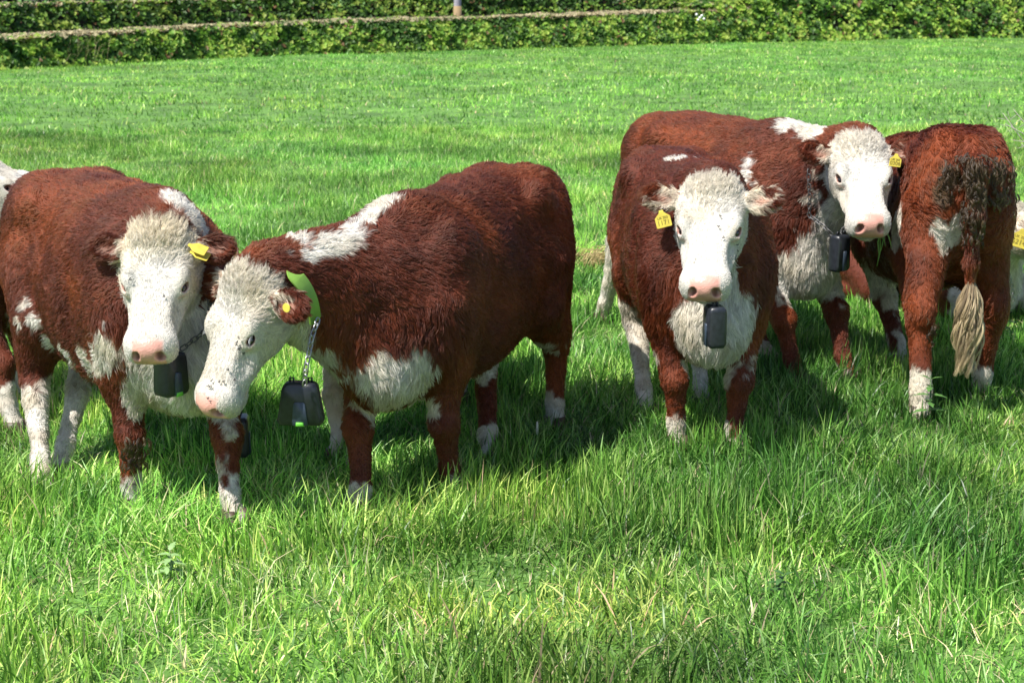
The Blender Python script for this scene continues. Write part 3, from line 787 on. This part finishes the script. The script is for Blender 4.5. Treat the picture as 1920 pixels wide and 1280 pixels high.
collar('C', "green strap and bright steel chain collar with broad black box below the jaw", .03, .030, 62,
       dict(c=at(564, 755, 4.81), yaw=R(-92), **BZ), (1, [top, top * .5 + at(574, 660, 4.71) * .5, at(574, 690, 4.72), at(571, 722, 4.76)]), far=False, strap_px=((590, 604), (588, 586), (584, 568), (577, 551), (568, 535), (554, 518)))
collar('B', "dark chain collar with black two faced box under the nose of the leftmost cow", .25, -.014, 55,
       dict(c=at(320, 700, 4.83), yaw=R(-38), w0=.09, w1=.105, h=.145, d=.075, clip=True), (1, [surf(C['B'], 384, y, .03, 5.0) for y in (505, 530, 560, 590, 612)] + [at(340, 655, 4.86)]), far=False, strap=False)
collar('E', "chain collar with narrow black box on the cow with fluffy pale chest", .25, -.014, 55,
       dict(c=at(1340, 611, 5.36), yaw=R(10), w0=.085, w1=.10, h=.155, d=.066, clip=False), strap=False)
collar('F', "chain collar with muddy narrow box on the cow holding grass stems", .25, -.014, 55,
       dict(c=at(1574, 474, 6.62), yaw=R(-50), w0=.08, w1=.095, h=.165, d=.06, clip=False), (-1, [surf(C['F'], 1523, y, .03, 6.8) for y in (318, 345, 372, 400)] + [at(1545, 425, 6.66), at(1560, 440, 6.64)]), strap=False)
collar('D', "black collar box low behind a foreleg, edge on", .25, -.014, 60, dict(c=at(452, 815, 5.36), yaw=R(5), w0=.10, w1=.13, h=.15, d=.06, clip=False), far=False, strap=False)
collar('H', "steel chain collar hanging on a pale throat at the right edge", .25, -.014, 60, None, (-1, [surf(C['H'], x, y, .03, 7.8) for x, y in ((1886, 495), (1889, 515), (1892, 535), (1893, 560))]), strap=False)

def ear_tag(c, p, nrm_dir, up, size, text=None, round_=False):
    root = c['root']; n = nrm(np.asarray(nrm_dir, float)); u = np.asarray(up, float); u = nrm(u - n * (u @ n)); s = np.cross(u, n)
    M = lambda a, b, q: c['tol'](np.asarray(p) + s * a + u * b + n * q)
    if round_: o = [(size * .5 * math.cos(a), size * .5 * math.sin(a)) for a in np.linspace(0, 2 * math.pi, 16, endpoint=False)]
    else:
        k = size; o = [(-.46 * k, -.5 * k), (.46 * k, -.5 * k), (.5 * k, -.44 * k), (.5 * k, .16 * k), (.18 * k, .44 * k), (.12 * k, .62 * k), (-.12 * k, .62 * k), (-.18 * k, .44 * k), (-.5 * k, .16 * k), (-.5 * k, -.44 * k)]
    t = MB().extrude(o, M, -.0016, .0016, .0008).build("ear_tag", M_YELLOW, root, smooth=False)
    if text:
        for j, (tx, sz, dy) in enumerate(text):
            cu = bpy.data.curves.new("tag_number", 'FONT'); cu.body = tx; cu.size = sz * size; cu.align_x = 'CENTER'; cu.align_y = 'CENTER'; cu.extrude = .0003; cu.offset = .0002
            tmp = bpy.data.objects.new("tag_number", cu); scene.collection.objects.link(tmp); bpy.context.view_layer.update()
            tm = bpy.data.meshes.new_from_object(tmp.evaluated_get(bpy.context.evaluated_depsgraph_get())); bpy.data.objects.remove(tmp); tm.materials.clear(); tm.materials.append(M_PRINT)
            o_ = bpy.data.objects.new("tag_number", tm); scene.collection.objects.link(o_); o_.parent = t
            pos = M(0, dy * size, .0022); yaw = np.array([M(1, 0, 0) - M(0, 0, 0), M(0, 1, 0) - M(0, 0, 0), M(0, 0, 1) - M(0, 0, 0)]); yaw = [nrm(v) for v in yaw]
            o_.matrix_local = Matrix([[yaw[0][0], yaw[1][0], yaw[2][0], pos[0]], [yaw[0][1], yaw[1][1], yaw[2][1], pos[1]], [yaw[0][2], yaw[1][2], yaw[2][2], pos[2]], [0, 0, 0, 1]])
    return t
ear_tag(C['E'], at(1243, 412, 5.50), (-.15, -.95, .15), (-.28, 0, 1), .058, [("UK 203", .22, .12), ("1171", .42, -.20)])
ear_tag(C['F'], at(1679, 302, 6.44), (-.1, -1, .1), (.12, 0, 1), .050, [("UK 203", .22, .12), ("0306", .42, -.20)])
ear_tag(C['B'], at(372, 466, 4.90), (.35, -.35, .85), (-.85, 0, .35), .058)
ear_tag(C['B'], at(376, 478, 4.90), (.30, -.25, .9), (-.85, 0, .30), .058)
ear_tag(C['C'], at(537, 577, 4.60), (-.5, -.85, 0), (0, 0, 1), .030, round_=True)
ear_tag(C['H'], at(1912, 448, 7.62), (-.1, -1, .1), (.3, 0, 1), .088, [("UK 203", .22, .12), ("5214", .42, -.20)])

# grass hanging from the mouth of the cow behind
m = MB()
for k, (x0, y0, x1, y1, w) in enumerate(((1652, 432, 1648, 480, .0035), (1656, 432, 1660, 462, .003), (1660, 430, 1672, 466, .003), (1650, 440, 1644, 500, .004), (1648, 434, 1652, 470, .003))):
    a, b = at(x0, y0, 6.55), at(x1, y1, 6.47); m.tube([a, a * .5 + b * .5 + np.array((.006 * (k - 2), -.01, .006)), b], [w, w, w * .3], 5)
tag(m.build("grass_stems", mat_plain("fresh_stem", (.16, .36, .05), .4)), "bunch of green grass stems hanging from a cow's mouth", "grass stems", kind="thing")

# flies on the lowered white face
def flies(pixels, cows, label, group):
    for px, py in pixels:
        q = scast(px, py, cows, .010)
        if q is None: continue
        p, n_ = q; n_ = nrm(n_); t = nrm(np.cross(n_, rng.random(3) - .5)); b = np.cross(n_, t); ax = np.stack([t, b, n_])
        m = MB(); m.ball((0, 0, 0), (.0034, .0018, .0017), 8, 6, ax); m.ball(t * .0045, (.0015, .0017, .0015), 6, 5, ax)
        for s in (1, -1): m.ball(-t * .003 + b * s * .0028 + n_ * .0015, (.0042, .0016, .0004), 6, 4, ax)
        o = m.build("fly", M_FLY); o.location = p; tag(o, label, "fly", group)
flies([(450, 640), (453, 632), (447, 646), (455, 648), (448, 654), (456, 660), (401, 715), (415, 716), (422, 717), (438, 713), (395, 727), (399, 727), (430, 694), (393, 747), (511, 665)], [C['C']],
      "tiny black fly on the lowered white face beside its eye and nose", "flies on the lowered white face")
flies([(243, 525), (308, 557)], [C['B']], "tiny black fly on the broad cream face at the left", "flies on the cream face")
flies([(1350, 407), (1347, 427), (1380, 455), (1379, 470), (1355, 448)], [C['E']], "tiny black fly on the white face below a brow", "flies on the frontal white face")
flies([(1556, 357)], [C['F']], "tiny black fly on the white cheek of the cow with grass stems", "fly on the raised head")

# pale wavy tail switch
def switch(c, base, tip, n=3400, w=.055, seed=3):
    r = np.random.default_rng(seed); K = 26; s = np.linspace(0, 1, K)[None]
    nc = 130; ang = r.random(nc) * 6.28; rad = np.sqrt(r.random(nc)); ln = .45 + .55 * r.random(nc); ph = r.random(nc) * 6.28; fr = .9 + .7 * r.random(nc)
    own = r.integers(0, nc, n); jit = (r.random((n, 3)) - .5) * .009
    start = r.random(n) * .30
    env = (np.sin(np.minimum(1, s * 1.25 + .03) * math.pi * .80) ** .8 * w + .006)
    amp = .011 * np.clip(s * 3, 0, 1)
    L = base - tip; t = (start[:, None] + (1 - start[:, None]) * s * ln[own][:, None])
    e = np.interp(t, s[0], env[0]); am = np.interp(t, s[0], amp[0])
    x = np.cos(ang[own])[:, None] * rad[own][:, None] * e + am * np.sin(fr[own][:, None] * t * 11 + ph[own][:, None])
    y = np.sin(ang[own])[:, None] * rad[own][:, None] * e + am * np.cos(fr[own][:, None] * t * 11 + ph[own][:, None])
    ctr = base[None, None] + (tip - base)[None, None] * t[..., None]
    P = ctr + np.stack([x, y, np.zeros_like(x)], -1) + jit[:, None] * s[..., None] ** .5
    P = c['tol'](P.reshape(-1, 3)).reshape(P.shape)
    cc = np.array((.66, .53, .31)) * (.30 + 1.0 * r.random((nc, 1)))[own]; br = np.clip(1 - start / .16, 0, 1)[:, None] * .5; cc = cc * (1 - br) + BROWN * br
    curves_np("tail_switch", P, np.full(P.shape[:2], .0006) * (1 - .7 * s), cc, M_FUR, c['root'])
gt = C['G']['tow'](np.array((-.785, -.01, .55))); switch(C['G'], gt, gt + np.array((-.0, -.02, -.42)))
# matted dung locks on the rump
def locks(c, boxes, n, seed):
    r = np.random.default_rng(seed); P = []; Rr = []; Cc = []
    for (x0, y0, x1, y1), k in boxes:
        for _ in range(k):
            px, py = x0 + (x1 - x0) * r.random(), y0 + (y1 - y0) * r.random()
            if r.random() < .25: px += r.normal() * (x1 - x0) * .35; py += r.normal() * (y1 - y0) * .3
            e = ((px - (x0 + x1) / 2) / (x1 - x0) * 2) ** 2 + ((py - (y0 + y1) / 2) / (y1 - y0) * 2) ** 2
            if e > r.random() * 2.2 or fbm(np.array([[px * .05, py * .05, 0.0]]), 1, 2, 8)[0] < .40 + .12 * r.random(): continue
            q = scast(px, py, [c], .016)
            if q is None: continue
            p, nn = q; d = nrm(np.array((r.normal() * .25, r.normal() * .25, -1))); d = nrm(d - nn * (d @ nn) * .9); L = .02 + .035 * r.random(); ss = np.linspace(0, 1, 5)[:, None]; sd = np.cross(d, nn)
            P.append(p + d * L * ss + nn * .008 * np.sin(ss * 3) + sd * np.sin(ss * 7 + r.random() * 6) * .004); Rr.append(np.array((.002, .0036, .0034, .0026, .0008)) * (.6 + .8 * r.random()))
            Cc.append(np.array((.030, .018, .008)) * (.4 + 1.3 * r.random()) * (1, 1, .8 + .4 * r.random()))
    P = np.array(P); P = c['tol'](P.reshape(-1, 3)).reshape(P.shape); curves_np("dung_locks", P, np.array(Rr), np.array(Cc), M_FUR, c['root'])
locks(C['G'], [((1750, 285, 1815, 385), 110), ((1845, 275, 1905, 400), 100), ((1800, 290, 1845, 450), 330), ((1735, 590, 1765, 640), 100)], 0, 5)
locks(C['B'], [((228, 815, 272, 872), 120)], 0, 6)
# ------------------------------------------------------------------ pasture
def gz(x, y):
    return (fbm(p3(np.asarray(x, float), np.asarray(y, float)), .35, 2, 3) - .5) * .10 * np.clip((np.asarray(y) - 7.5) / 8, 0, 1)
gx = np.concatenate([np.linspace(-160, -14, 20), np.linspace(-13, 13, 70), np.linspace(14, 160, 20)]); gy = np.concatenate([np.linspace(-6, 70, 150), np.linspace(75, 320, 20)])
GX, GY = np.meshgrid(gx, gy, indexing='ij'); V = np.stack([GX, GY, gz(GX, GY)], -1).reshape(-1, 3); ny_ = len(gy)
I = (np.arange(len(gx) - 1)[:, None] * ny_ + np.arange(ny_ - 1)[None]).ravel(); Fq = np.stack([I, I + ny_, I + ny_ + 1, I + 1], 1)
mg, N_, L_, b_ = mat_new("pasture_soil")
tc = N_.new("ShaderNodeTexCoord"); t1 = N_.new("ShaderNodeTexNoise"); t1.inputs["Scale"].default_value = 6; t1.inputs["Detail"].default_value = 8
t1.inputs["Scale"].default_value = 1.6; t1.inputs["Roughness"].default_value = .68; L_.new(tc.outputs["Object"], t1.inputs["Vector"]); rp = N_.new("ShaderNodeValToRGB")
rp.color_ramp.elements[0].position = .36; rp.color_ramp.elements[0].color = (.045, .10, .018, 1); rp.color_ramp.elements[1].position = .66; rp.color_ramp.elements[1].color = (.13, .28, .045, 1)
L_.new(t1.outputs["Fac"], rp.inputs[0]); L_.new(rp.outputs[0], b_.inputs["Base Color"]); b_.inputs["Roughness"].default_value = .95
bp_ = N_.new("ShaderNodeBump"); bp_.inputs["Strength"].default_value = .8; bp_.inputs["Distance"].default_value = .05; L_.new(t1.outputs["Fac"], bp_.inputs["Height"]); L_.new(bp_.outputs[0], b_.inputs["Normal"])
tag(mesh_np("ground", V, Fq, mg), kind="structure")

PAL = np.array([(.065, .18, .026), (.24, .50, .075), (.50, .74, .18), (.66, .54, .33), (.52, .70, .26)])
def blades(n, y0, y1, w, h0, h1, r, xm=1.0, lie=.12, seed=0, dens=None, segs=2, pal=None, pr=(.26, .44, .22, .045, .035), tone=1.0, mot=.40, aa=.36):
    m = int(n * 1.0); u = r.random(m)
    a, b = aa, xm; q = lambda y: a * y * y / 2 + b * y
    yy = np.sqrt((2 * (q(y0) + u * (q(y1) - q(y0))) * a + b * b)) / a - b / a
    xx = (r.random(m) * 2 - 1) * (a * yy + b)
    g = p3(xx, yy)
    # tussocks: pull blades together a little
    big = fbm(g, .9, 2, seed + 1); mid = fbm(g, 3.2, 2, seed + 2)
    hh = (h0 + (h1 - h0) * np.clip((mid - .32) * 2.0 + (big - .5) * 1.4, 0, 1.2)) * (.55 + .75 * r.random(m))
    base = p3(xx, yy, gz(xx, yy) - .01)
    la = vnoise(g, 2.3, seed + 4) * 12.6 + r.normal(0, 1.7, m); lean = np.clip(.10 + .85 * vnoise(g, 2.6, seed + 6) + r.normal(0, .28, m), 0, 1.5)
    flat = r.random(m) < lie; lean[flat] = 1.0 + .5 * r.random(flat.sum())
    ld = p3(np.cos(la), np.sin(la)); fa = r.random(m) * 6.28; sd = p3(np.cos(fa), np.sin(fa)) 
    S = np.linspace(0, 1, segs + 1)
    up = np.array((0, 0, 1.0)); rows = []; ww = w * (.6 + .8 * r.random(m))
    curve = .4 + 1.0 * r.random(m)
    for k, s in enumerate(S):
        th = lean * (.35 + curve * s); th = np.clip(th, 0, 1.75)
        p = base + (up * (np.cos(th * .8) * s * hh)[:, None] + ld * (np.sin(th * .8) * s * hh)[:, None])
        p[:, 2] = np.maximum(p[:, 2], base[:, 2] + .012)
        if k < segs:
            wk = ww * (1.0 if k == 0 else .92 - .28 * (s)); rows += [p - sd * wk[:, None] / 2, p + sd * wk[:, None] / 2]
        else: rows.append(p)
    nv = 2 * segs + 1; V = np.stack(rows, 1).reshape(-1, 3); o = np.arange(m)[:, None] * nv
    Fs = [o + np.array([[2 * k, 2 * k + 1, 2 * k + 3, 2 * k + 2]]) for k in range(segs - 1)]
    T = o + np.array([[2 * segs - 2, 2 * segs - 1, 2 * segs]])
    pal = PAL if pal is None else pal; ci = r.choice(len(pal), m, p=np.array(pr) / sum(pr)); c = pal[ci] * (.75 + .5 * r.random((m, 1)))
    t = np.clip((fbm(g, .7, 3, seed + 8) - .5) * 3.2, -1, 1)[:, None]; c = c * (1 + .48 * t) * np.array((1.0, 1.0, 1.0)) ; c[:, 0] *= .99 + .14 * np.clip((fbm(g, .45, 2, seed + 9) - .5) * 4, -1, 1)
    t3 = np.clip((fbm(g, 2.2, 3, seed + 12) - .5) * 3.5, -1, 1)[:, None]; c = c * (1 + mot * t3) * (1 + mot * .5 * t3 * np.array((1.0, 0, 0))); c = np.repeat(np.clip(c * tone, 0, .92), nv, 0)
    return V, Fs, T, c
def grass_obj(sets, name, label):
    V = []; Q = []; T = []; C_ = []; o = 0
    for v, fs, t, c in sets:
        V.append(v); C_.append(c); Q += [f + o for f in fs]; T.append(t + o); o += len(v)
    return tag(mesh_np(name, np.concatenate(V), [np.concatenate(Q), np.concatenate(T)], M_GRASS, smooth=True, col=np.concatenate(C_)), label, "grass", kind="stuff")
r = np.random.default_rng(11)
GS = GSCALE
near = [blades(int(200000 * GS), 3.0, 9.5, .0058, .045, .14, r, xm=1.7, seed=1, segs=3, lie=.25), blades(int(36000 * GS), 3.1, 9.5, .0066, .07, .20, r, seed=1, segs=3, lie=.05, pr=(.34, .46, .16, .02, .02)),
        blades(int(40000 * GS), 3.1, 9.5, .0036, .05, .14, r, seed=5, lie=.55, pr=(.2, .15, .15, .38, .12))]
midg = [blades(int(310000 * GS), 9.3, 20, .0065, .05, .14, r, seed=2, xm=2.2, aa=.48, mot=.45, pr=(.24, .56, .15, .03, .02)), blades(int(12000 * GS), 9.3, 20, .008, .05, .14, r, seed=5, xm=1.5, lie=.5, pr=(.1, .2, .3, .25, .15))]
farg = [blades(int(60000 * GS), 4.6, 7.6, .0055, .08, .19, r, seed=1, segs=3, lie=.05, pr=(.3, .44, .2, .03, .03)), blades(int(390000 * GS), 19.5, 66, .018, .05, .13, r, seed=3, xm=4, aa=.55, tone=.97, lie=.35, mot=.48, pr=(.2, .68, .09, .02, .01))]
farg, extra = farg[1:], farg[:1]
grass_obj(near + extra, "grass", "long lush green pasture grass with scattered dry blades")
grass_obj(midg + farg, "grass", "shorter green pasture grass stretching back to the hedge")

# ------------------------------------------------------------------ hedges
def leafset(P, Nn, size, col, r, out=.8, asp=1.5):
    m = len(P); n_ = nrm((Nn + np.array((-.25, -.25, .75))) * out + r.normal(0, .42, (m, 3))); t = nrm(np.cross(n_, r.normal(0, 1, (m, 3)))); b = np.cross(n_, t)
    s = (size * (.55 + .9 * r.random(m)))[:, None]
    V = np.stack([P - t * s * asp / 2, P - b * s / 2 + n_ * s * .12, P + t * s * asp / 2, P + b * s / 2 + n_ * s * .12], 1).reshape(-1, 3)
    F = np.arange(m * 4).reshape(-1, 4)
    return V, F, np.repeat(col, 4, 0)
HPAL = np.array([(.05, .12, .018), (.14, .29, .035), (.25, .42, .05), (.36, .47, .08)])
def hedge(name, label, pts, hf, thick, n, size, seed, top_brown=.6, dens=1.0, pal=HPAL, bulge=.25, blossom=None, cat="hedge", kind=None):
    r = np.random.default_rng(seed); pts = np.array(pts, float); seg = np.linalg.norm(np.diff(pts, axis=0), axis=1); cum = np.concatenate([[0], np.cumsum(seg)]); T = cum[-1]
    mid = pts[len(pts) // 2]; root = empty(name, (mid[0], mid[1], 0)); tag(root, label, cat, kind=kind)
    def base(t): return np.stack([np.interp(t, cum, pts[:, 0]), np.interp(t, cum, pts[:, 1])], 1)
    def nor(t):
        d = base(np.minimum(t + .5, T)) - base(np.maximum(t - .5, 0)); d = d / np.linalg.norm(d, axis=1)[:, None]; return np.stack([d[:, 1], -d[:, 0]], 1)
    t = r.random(n) * T; b = base(t); nn = nor(t); hgt = hf(b[:, 0]); side = r.random(n); per = hgt * 2 + thick
    v = side * per
    front = v < hgt; back = v > hgt + thick; top = ~front & ~back
    z = np.where(front, v, np.where(back, per - v, hgt)); off = np.where(front, .55 * z, np.where(back, thick, .58 * hgt + np.maximum(thick - .58 * hgt, .1) * (v - hgt) / thick))
    nrm3 = np.where(front[:, None], np.c_[nn, np.zeros(n)], np.where(back[:, None], np.c_[-nn, np.zeros(n)], np.array((0, 0, 1.0))))
    P = np.c_[b - nn * off[:, None], z]
    cl = fbm(P, 1.6, 3, seed); cl2 = fbm(P, 5, 2, seed + 3)
    dep = (cl - .55) * bulge * 2 + (cl2 - .5) * bulge * 1.2 - r.random(n) ** 2 * .25
    dep = np.where(top, dep * .35, dep)
    P = P + nrm3 * dep[:, None]; P[:, 2] = np.maximum(P[:, 2], .02)
    k = np.clip((fbm(P, 2.2, 2, seed + 6) - .32) * 2.2 + r.normal(0, .28, n), 0, .999); ci = (k * len(pal)).astype(int); c = pal[ci] * (.75 + .5 * r.random((n, 1)))
    tb = top | (z > hgt - .05); br = tb & (r.random(n) < top_brown * np.clip(.4 + 2.2 * fbm(P, .5, 2, seed + 8) - .6, 0, 1.3)); c[br] = np.array((.46, .40, .24)) * (.6 + .8 * r.random((br.sum(), 1)))
    bb = r.random(n) < .03; c[bb] = np.array((.20, .11, .05))
    V, F, cc = leafset(P - np.array((mid[0], mid[1], 0)), nrm3, size, c, r)
    mesh_np("foliage", V, F, M_LEAF, root, smooth=False, col=cc)
    # solid dark core added to block light through the leaves, plus upright twigs
    m2 = MB(); q = base(np.linspace(0, T, 60)); nq = nor(np.linspace(0, T, 60)); hq = hf(q[:, 0])
    V2 = []; F2 = []
    for i in range(60):
        o0 = q[i] - nq[i] * .45 - mid[:2]; o0t = q[i] - nq[i] * (.45 + .55 * (hq[i] - .30)) - mid[:2]; o1 = q[i] - nq[i] * (thick - .30) - mid[:2]; V2 += [(*o0, 0), (*o0t, hq[i] - .35), (*o1, hq[i] - .35), (*o1, 0)]
        if i: F2 += [((i - 1) * 4 + j, (i - 1) * 4 + j + 1, i * 4 + j + 1, i * 4 + j) for j in range(3)]
    m2.add(V2, F2)
    nt = int(T * 9); tt = r.random(nt) * T; bq = base(tt); nq = nor(tt); hh = hf(bq[:, 0])
    for i in range(nt):
        o = bq[i] - nq[i] * (.55 * hh[i] + .1 + (thick - .55 * hh[i]) * .8 * r.random()) - mid[:2]; a = np.array((*o, hh[i] * .6)); m2.tube([a, a + np.array((r.normal() * .08, r.normal() * .05, hh[i] * .4 + .04 + .10 * r.random()))], [.012, .005], 4)
    m2.build("core_and_twigs", mat_plain("hedge_core_twig", (.045, .035, .024), .9, noise=.4, nscale=4), root)
    if blossom:
        bm = MB()
        for x_, y_, z_ in blossom: bm.ball((x_ - mid[0], y_ - mid[1], z_), .05, 6, 4)
        bm.build("blossom", mat_plain("white_petal", (.75, .75, .72), .6), root)
    return root
fp = [np.array((-40.0, 17.0)), gp(-420, 160)[:2], gp(0, 134)[:2], gp(400, 110)[:2], gp(960, 93)[:2], gp(1450, 80)[:2]]
fb_ = [gp(1330, 83)[:2], gp(1600, 77)[:2], gp(1920, 72)[:2], gp(2400, 66)[:2], np.array((75.0, 74.0))]
hf1 = lambda x: np.interp(x, [-40, -22, -12, -6, 0, 8, 11], [.6, .62, .70, .92, 1.0, 1.15, 1.35])
hedge("hedge", "low clipped hedge with brown flat top along the near side of the lane", fp, hf1, 1.6, int(170000 * HS), .10, 21, top_brown=.9, bulge=.20, blossom=[tuple(at(px, py, 53.0)) for px, py in ((1306, 28), (1312, 34), (1316, 30), (1309, 38), (1320, 36))])
hedge("hedge", "tall unclipped leafy hedge at the right end of the lane", fb_, lambda x: np.interp(x, [7, 9.5, 12, 18, 40], [1.3, 1.55, 2.2, 2.7, 3.0]), 2.6, int(150000 * HS), .12, 22, top_brown=.1, bulge=.4)
sp = [p + np.array((-.4, 8.5)) for p in fp]; sp.append(np.array((60, 90.0)))
hedge("hedge", "dark leafy hedge on the far side of the lane", sp, lambda x: np.interp(x, [-25, -14, 0, 10], [1.35, 1.42, 1.75, 1.9]), 1.4, int(110000 * HS), .11, 23, top_brown=.25, pal=HPAL * .8)
# lane between the hedges
lane = np.array([(*(p + np.array((-.1, 2.2))), .006) for p in fp] + [(*(p + np.array((-.1, 7.0))), .006) for p in fp[::-1]])
lane[:, 2] = gz(lane[:, 0], lane[:, 1]) + .06
nL = len(fp); tag(mesh_np("lane", lane, np.array([[i, i + 1, 2 * nL - 2 - i, 2 * nL - 1 - i] for i in range(nL - 1)]), mat_plain("lane_tarmac", (.06, .058, .055), .9, noise=.3, nscale=3), smooth=False), kind="structure")
# wood far behind
r = np.random.default_rng(31); n = int(26000 * HS); x_ = -110 + 230 * r.random(n); z_ = r.random(n) ** .8 * 9; y_ = 112 + 6 * r.random(n) + 5 * fbm(p3(x_, x_ * 0, z_), .25, 2, 4)
V, F, cc = leafset(np.c_[x_, y_, z_], np.tile((0, -1.0, .3), (n, 1)), .55, np.array((.02, .028, .016)) * (.6 + .9 * r.random((n, 1))), r)
tag(mesh_np("woods", V, F, M_LEAF, smooth=False, col=cc), "dark wood far beyond the lane", "woods", kind="stuff")

# ------------------------------------------------------------------ pole, weeds and odd plants
pr_ = empty("telegraph_pole", (*at(858, 20, 53.5)[:2], 0)); m = MB()
m.tube([(0, 0, 0), (0, 0, 1.28), (0, 0, 7.5)], [.135, .13, .10], 14); m.build("pole_shaft", mat_plain("grey_weathered_pole", (.30, .285, .32), .8, noise=.15, nscale=3), pr_)
m = MB(); m.tube([(0, 0, .2), (0, 0, 1.28)], .142, 14); m.build("base_sleeve", mat_plain("tan_sleeve", (.26, .18, .09), .8), pr_)
m = MB(); m.tube([(-.5, 0, 7.2), (.5, 0, 7.2)], .04, 8); m.build("cross_arm", mat_plain("arm_wood", (.2, .17, .13), .8), pr_)
tag(pr_, "pale grey pole rising from the lane between two hedges", "pole")
def weed(name, label, px, py, h, n, leaf, col, seed, cat="weed", jag=True, Y=None, group=None):
    r = np.random.default_rng(seed); g = gp(px, py); root = empty(name, (g[0], g[1], 0)); tag(root, label, cat, group)
    mt = mat_plain(name + "_leaf", col, .5, noise=.25, nscale=40); mt2 = mat_plain(name + "_stem", tuple(c * .7 for c in col), .6)
    top = np.array((r.normal() * .02, r.normal() * .02, h)); m = MB(); m.tube([(0, 0, 0), top * .5 + (.006, 0, 0), top], [.0035, .003, .0015], 6); m.build("stem", mt2, root)
    for i in range(n):
        t = .25 + .75 * (i // 2 * 2 + 1) / n; a = (i % 2) * math.pi + (i // 2) * 1.5 + r.normal() * .3; o = top * min(1, t); L = leaf * (1.15 - .45 * t) * (.8 + .4 * r.random())
        d = np.array((math.cos(a), math.sin(a), .25 + .5 * (t > .9))); d = nrm(d); s = nrm(np.cross(d, (0, 0, 1))); u = np.cross(s, d)
        if jag:
            k = 8; Lf = [(0, 0)] + [(j / k, (.30 * math.sin(math.pi * (j / k) ** .75)) * (1.0 if j % 2 else .62)) for j in range(1, k)] + [(1, 0)]
        else: Lf = [(0, 0), (.2, .10), (.45, .17), (.7, .12), (1, 0)]
        V = [o + d * L * x_ - u * .35 * L * x_ * x_ for x_, _ in Lf]; A = [v + s * L * w_ + u * L * .10 * w_ for v, (x_, w_) in zip(V, Lf)]; B = [v - s * L * w_ + u * L * .10 * w_ for v, (x_, w_) in zip(V, Lf)]
        q = len(V); m = MB(); F = []
        for j in range(q - 1): F += [(j, q + j, q + j + 1, j + 1), (2 * q + j, j, j + 1, 2 * q + j + 1)]
        m.add(V + A + B, F); m.build("leaf", mt, root)
    return root
weed("nettle", "nettle growing in front of the pink hoofed rear foot", 1738, 800, .22, 10, .075, (.07, .17, .035), 1)
weed("thistle", "pale jagged thistle standing in the grass below the two left cows", 320, 1085, .10, 11, .055, (.22, .36, .13), 2)
weed("nettle", "dark nettle low in the grass on the right foreground", 1440, 1120, .10, 10, .045, (.05, .13, .03), 3)
weed("buttercup_leaf", "bright lobed leaves low in the grass at the lower left", 172, 1165, .06, 5, .05, (.16, .34, .06), 4)
weed("nettle", "nettle at the lower right beyond the belly of the rear view cow", 1880, 640, .16, 10, .07, (.08, .17, .04), 6)
g = gp(1007, 855); m = MB(); m.tube([(0, 0, 0), (.002, 0, .06), (.0, 0, .085)], [.002, .002, .0018], 6); rt = empty("plantain", (g[0], g[1], 0)); m.build("stem", mat_plain("plantain_stem", (.2, .3, .1), .6), rt)
m = MB(); m.ball((0, 0, .115), (.0052, .0052, .030), 8, 8); m.build("seed_head", mat_plain("pale_seed", (.62, .58, .5), .7), rt); tag(rt, "single pale plantain seed head standing behind the middle cow's forelegs", "plant")
def tuft(name, label, px, py, n, h, seed, spread, lean, pal=((.42, .33, .14), (.5, .42, .2))):
    r = np.random.default_rng(seed); g = gp(px, py); m = MB(); pal = np.array(pal)
    for i in range(n):
        b = np.array((r.normal() * spread, r.normal() * spread, 0)); a = np.array((lean + r.normal() * .35, r.normal() * .4, 1.0)); a = nrm(a) * h * (.5 + .7 * r.random())
        m.tube([b, b + a * .55 + (0, 0, .02), b + a + (lean * .05, 0, -h * .25)], [.004, .003, .001], 3)
    o = m.build(name, mat_plain(name + "_straw", tuple(pal[0]), .7, noise=.3)); o.location = (g[0], g[1], 0); tag(o, label, "grass tuft"); return o
tuft("dry_grass_tuft", "straw coloured tussock leaning behind the rump of the middle cow", 1108, 500, 140, .20, 3, .10, .8)
tuft("reed_tuft", "pale dead stalks standing against the clipped hedge", 135, 124, 40, 1.0, 4, .30, .1, pal=((.50, .42, .22), (.5, .4, .2)))
# bare twigs reaching in at the right edge
r = np.random.default_rng(9); b0 = at(1985, 300, 7.6); rt = empty("bare_shrub", (b0[0], b0[1], 0)); m = MB(); tpz = b0[2]; m.tube([(0, 0, 0), (.02, .01, tpz * .5), (-.02, 0, tpz), (-.05, 0, tpz + .15)], [.014, .011, .007, .004], 6); m.build("trunk", mat_plain("twig_bark", (.20, .17, .13), .8), rt)
m = MB()
for tx, ty in ((1884, 232), (1880, 212), (1895, 262), (1900, 205), (1915, 270)):
    e = at(tx, ty, 7.5) - np.array((b0[0], b0[1], 0)); a = np.array((-.03, 0, tpz - .05 + .1 * r.random())); mdp = a * .5 + e * .5 + np.array((0, 0, .03 * r.normal())); m.tube([a, mdp, e], [.004, .0028, .0012], 5)
    for k in range(3): t = .4 + .2 * k; c = mdp * (1 - t) + e * t; m.tube([c, c + np.array((-.03 - .02 * r.random(), 0, .03 * r.normal()))], [.0015, .0007], 4)
m.build("twigs", mat_plain("twig_pale", (.40, .36, .32), .7), rt); tag(rt, "bare grey twigs reaching into view at the right edge", "shrub")
print("SCRIPT", round(time.time() - T0, 1))
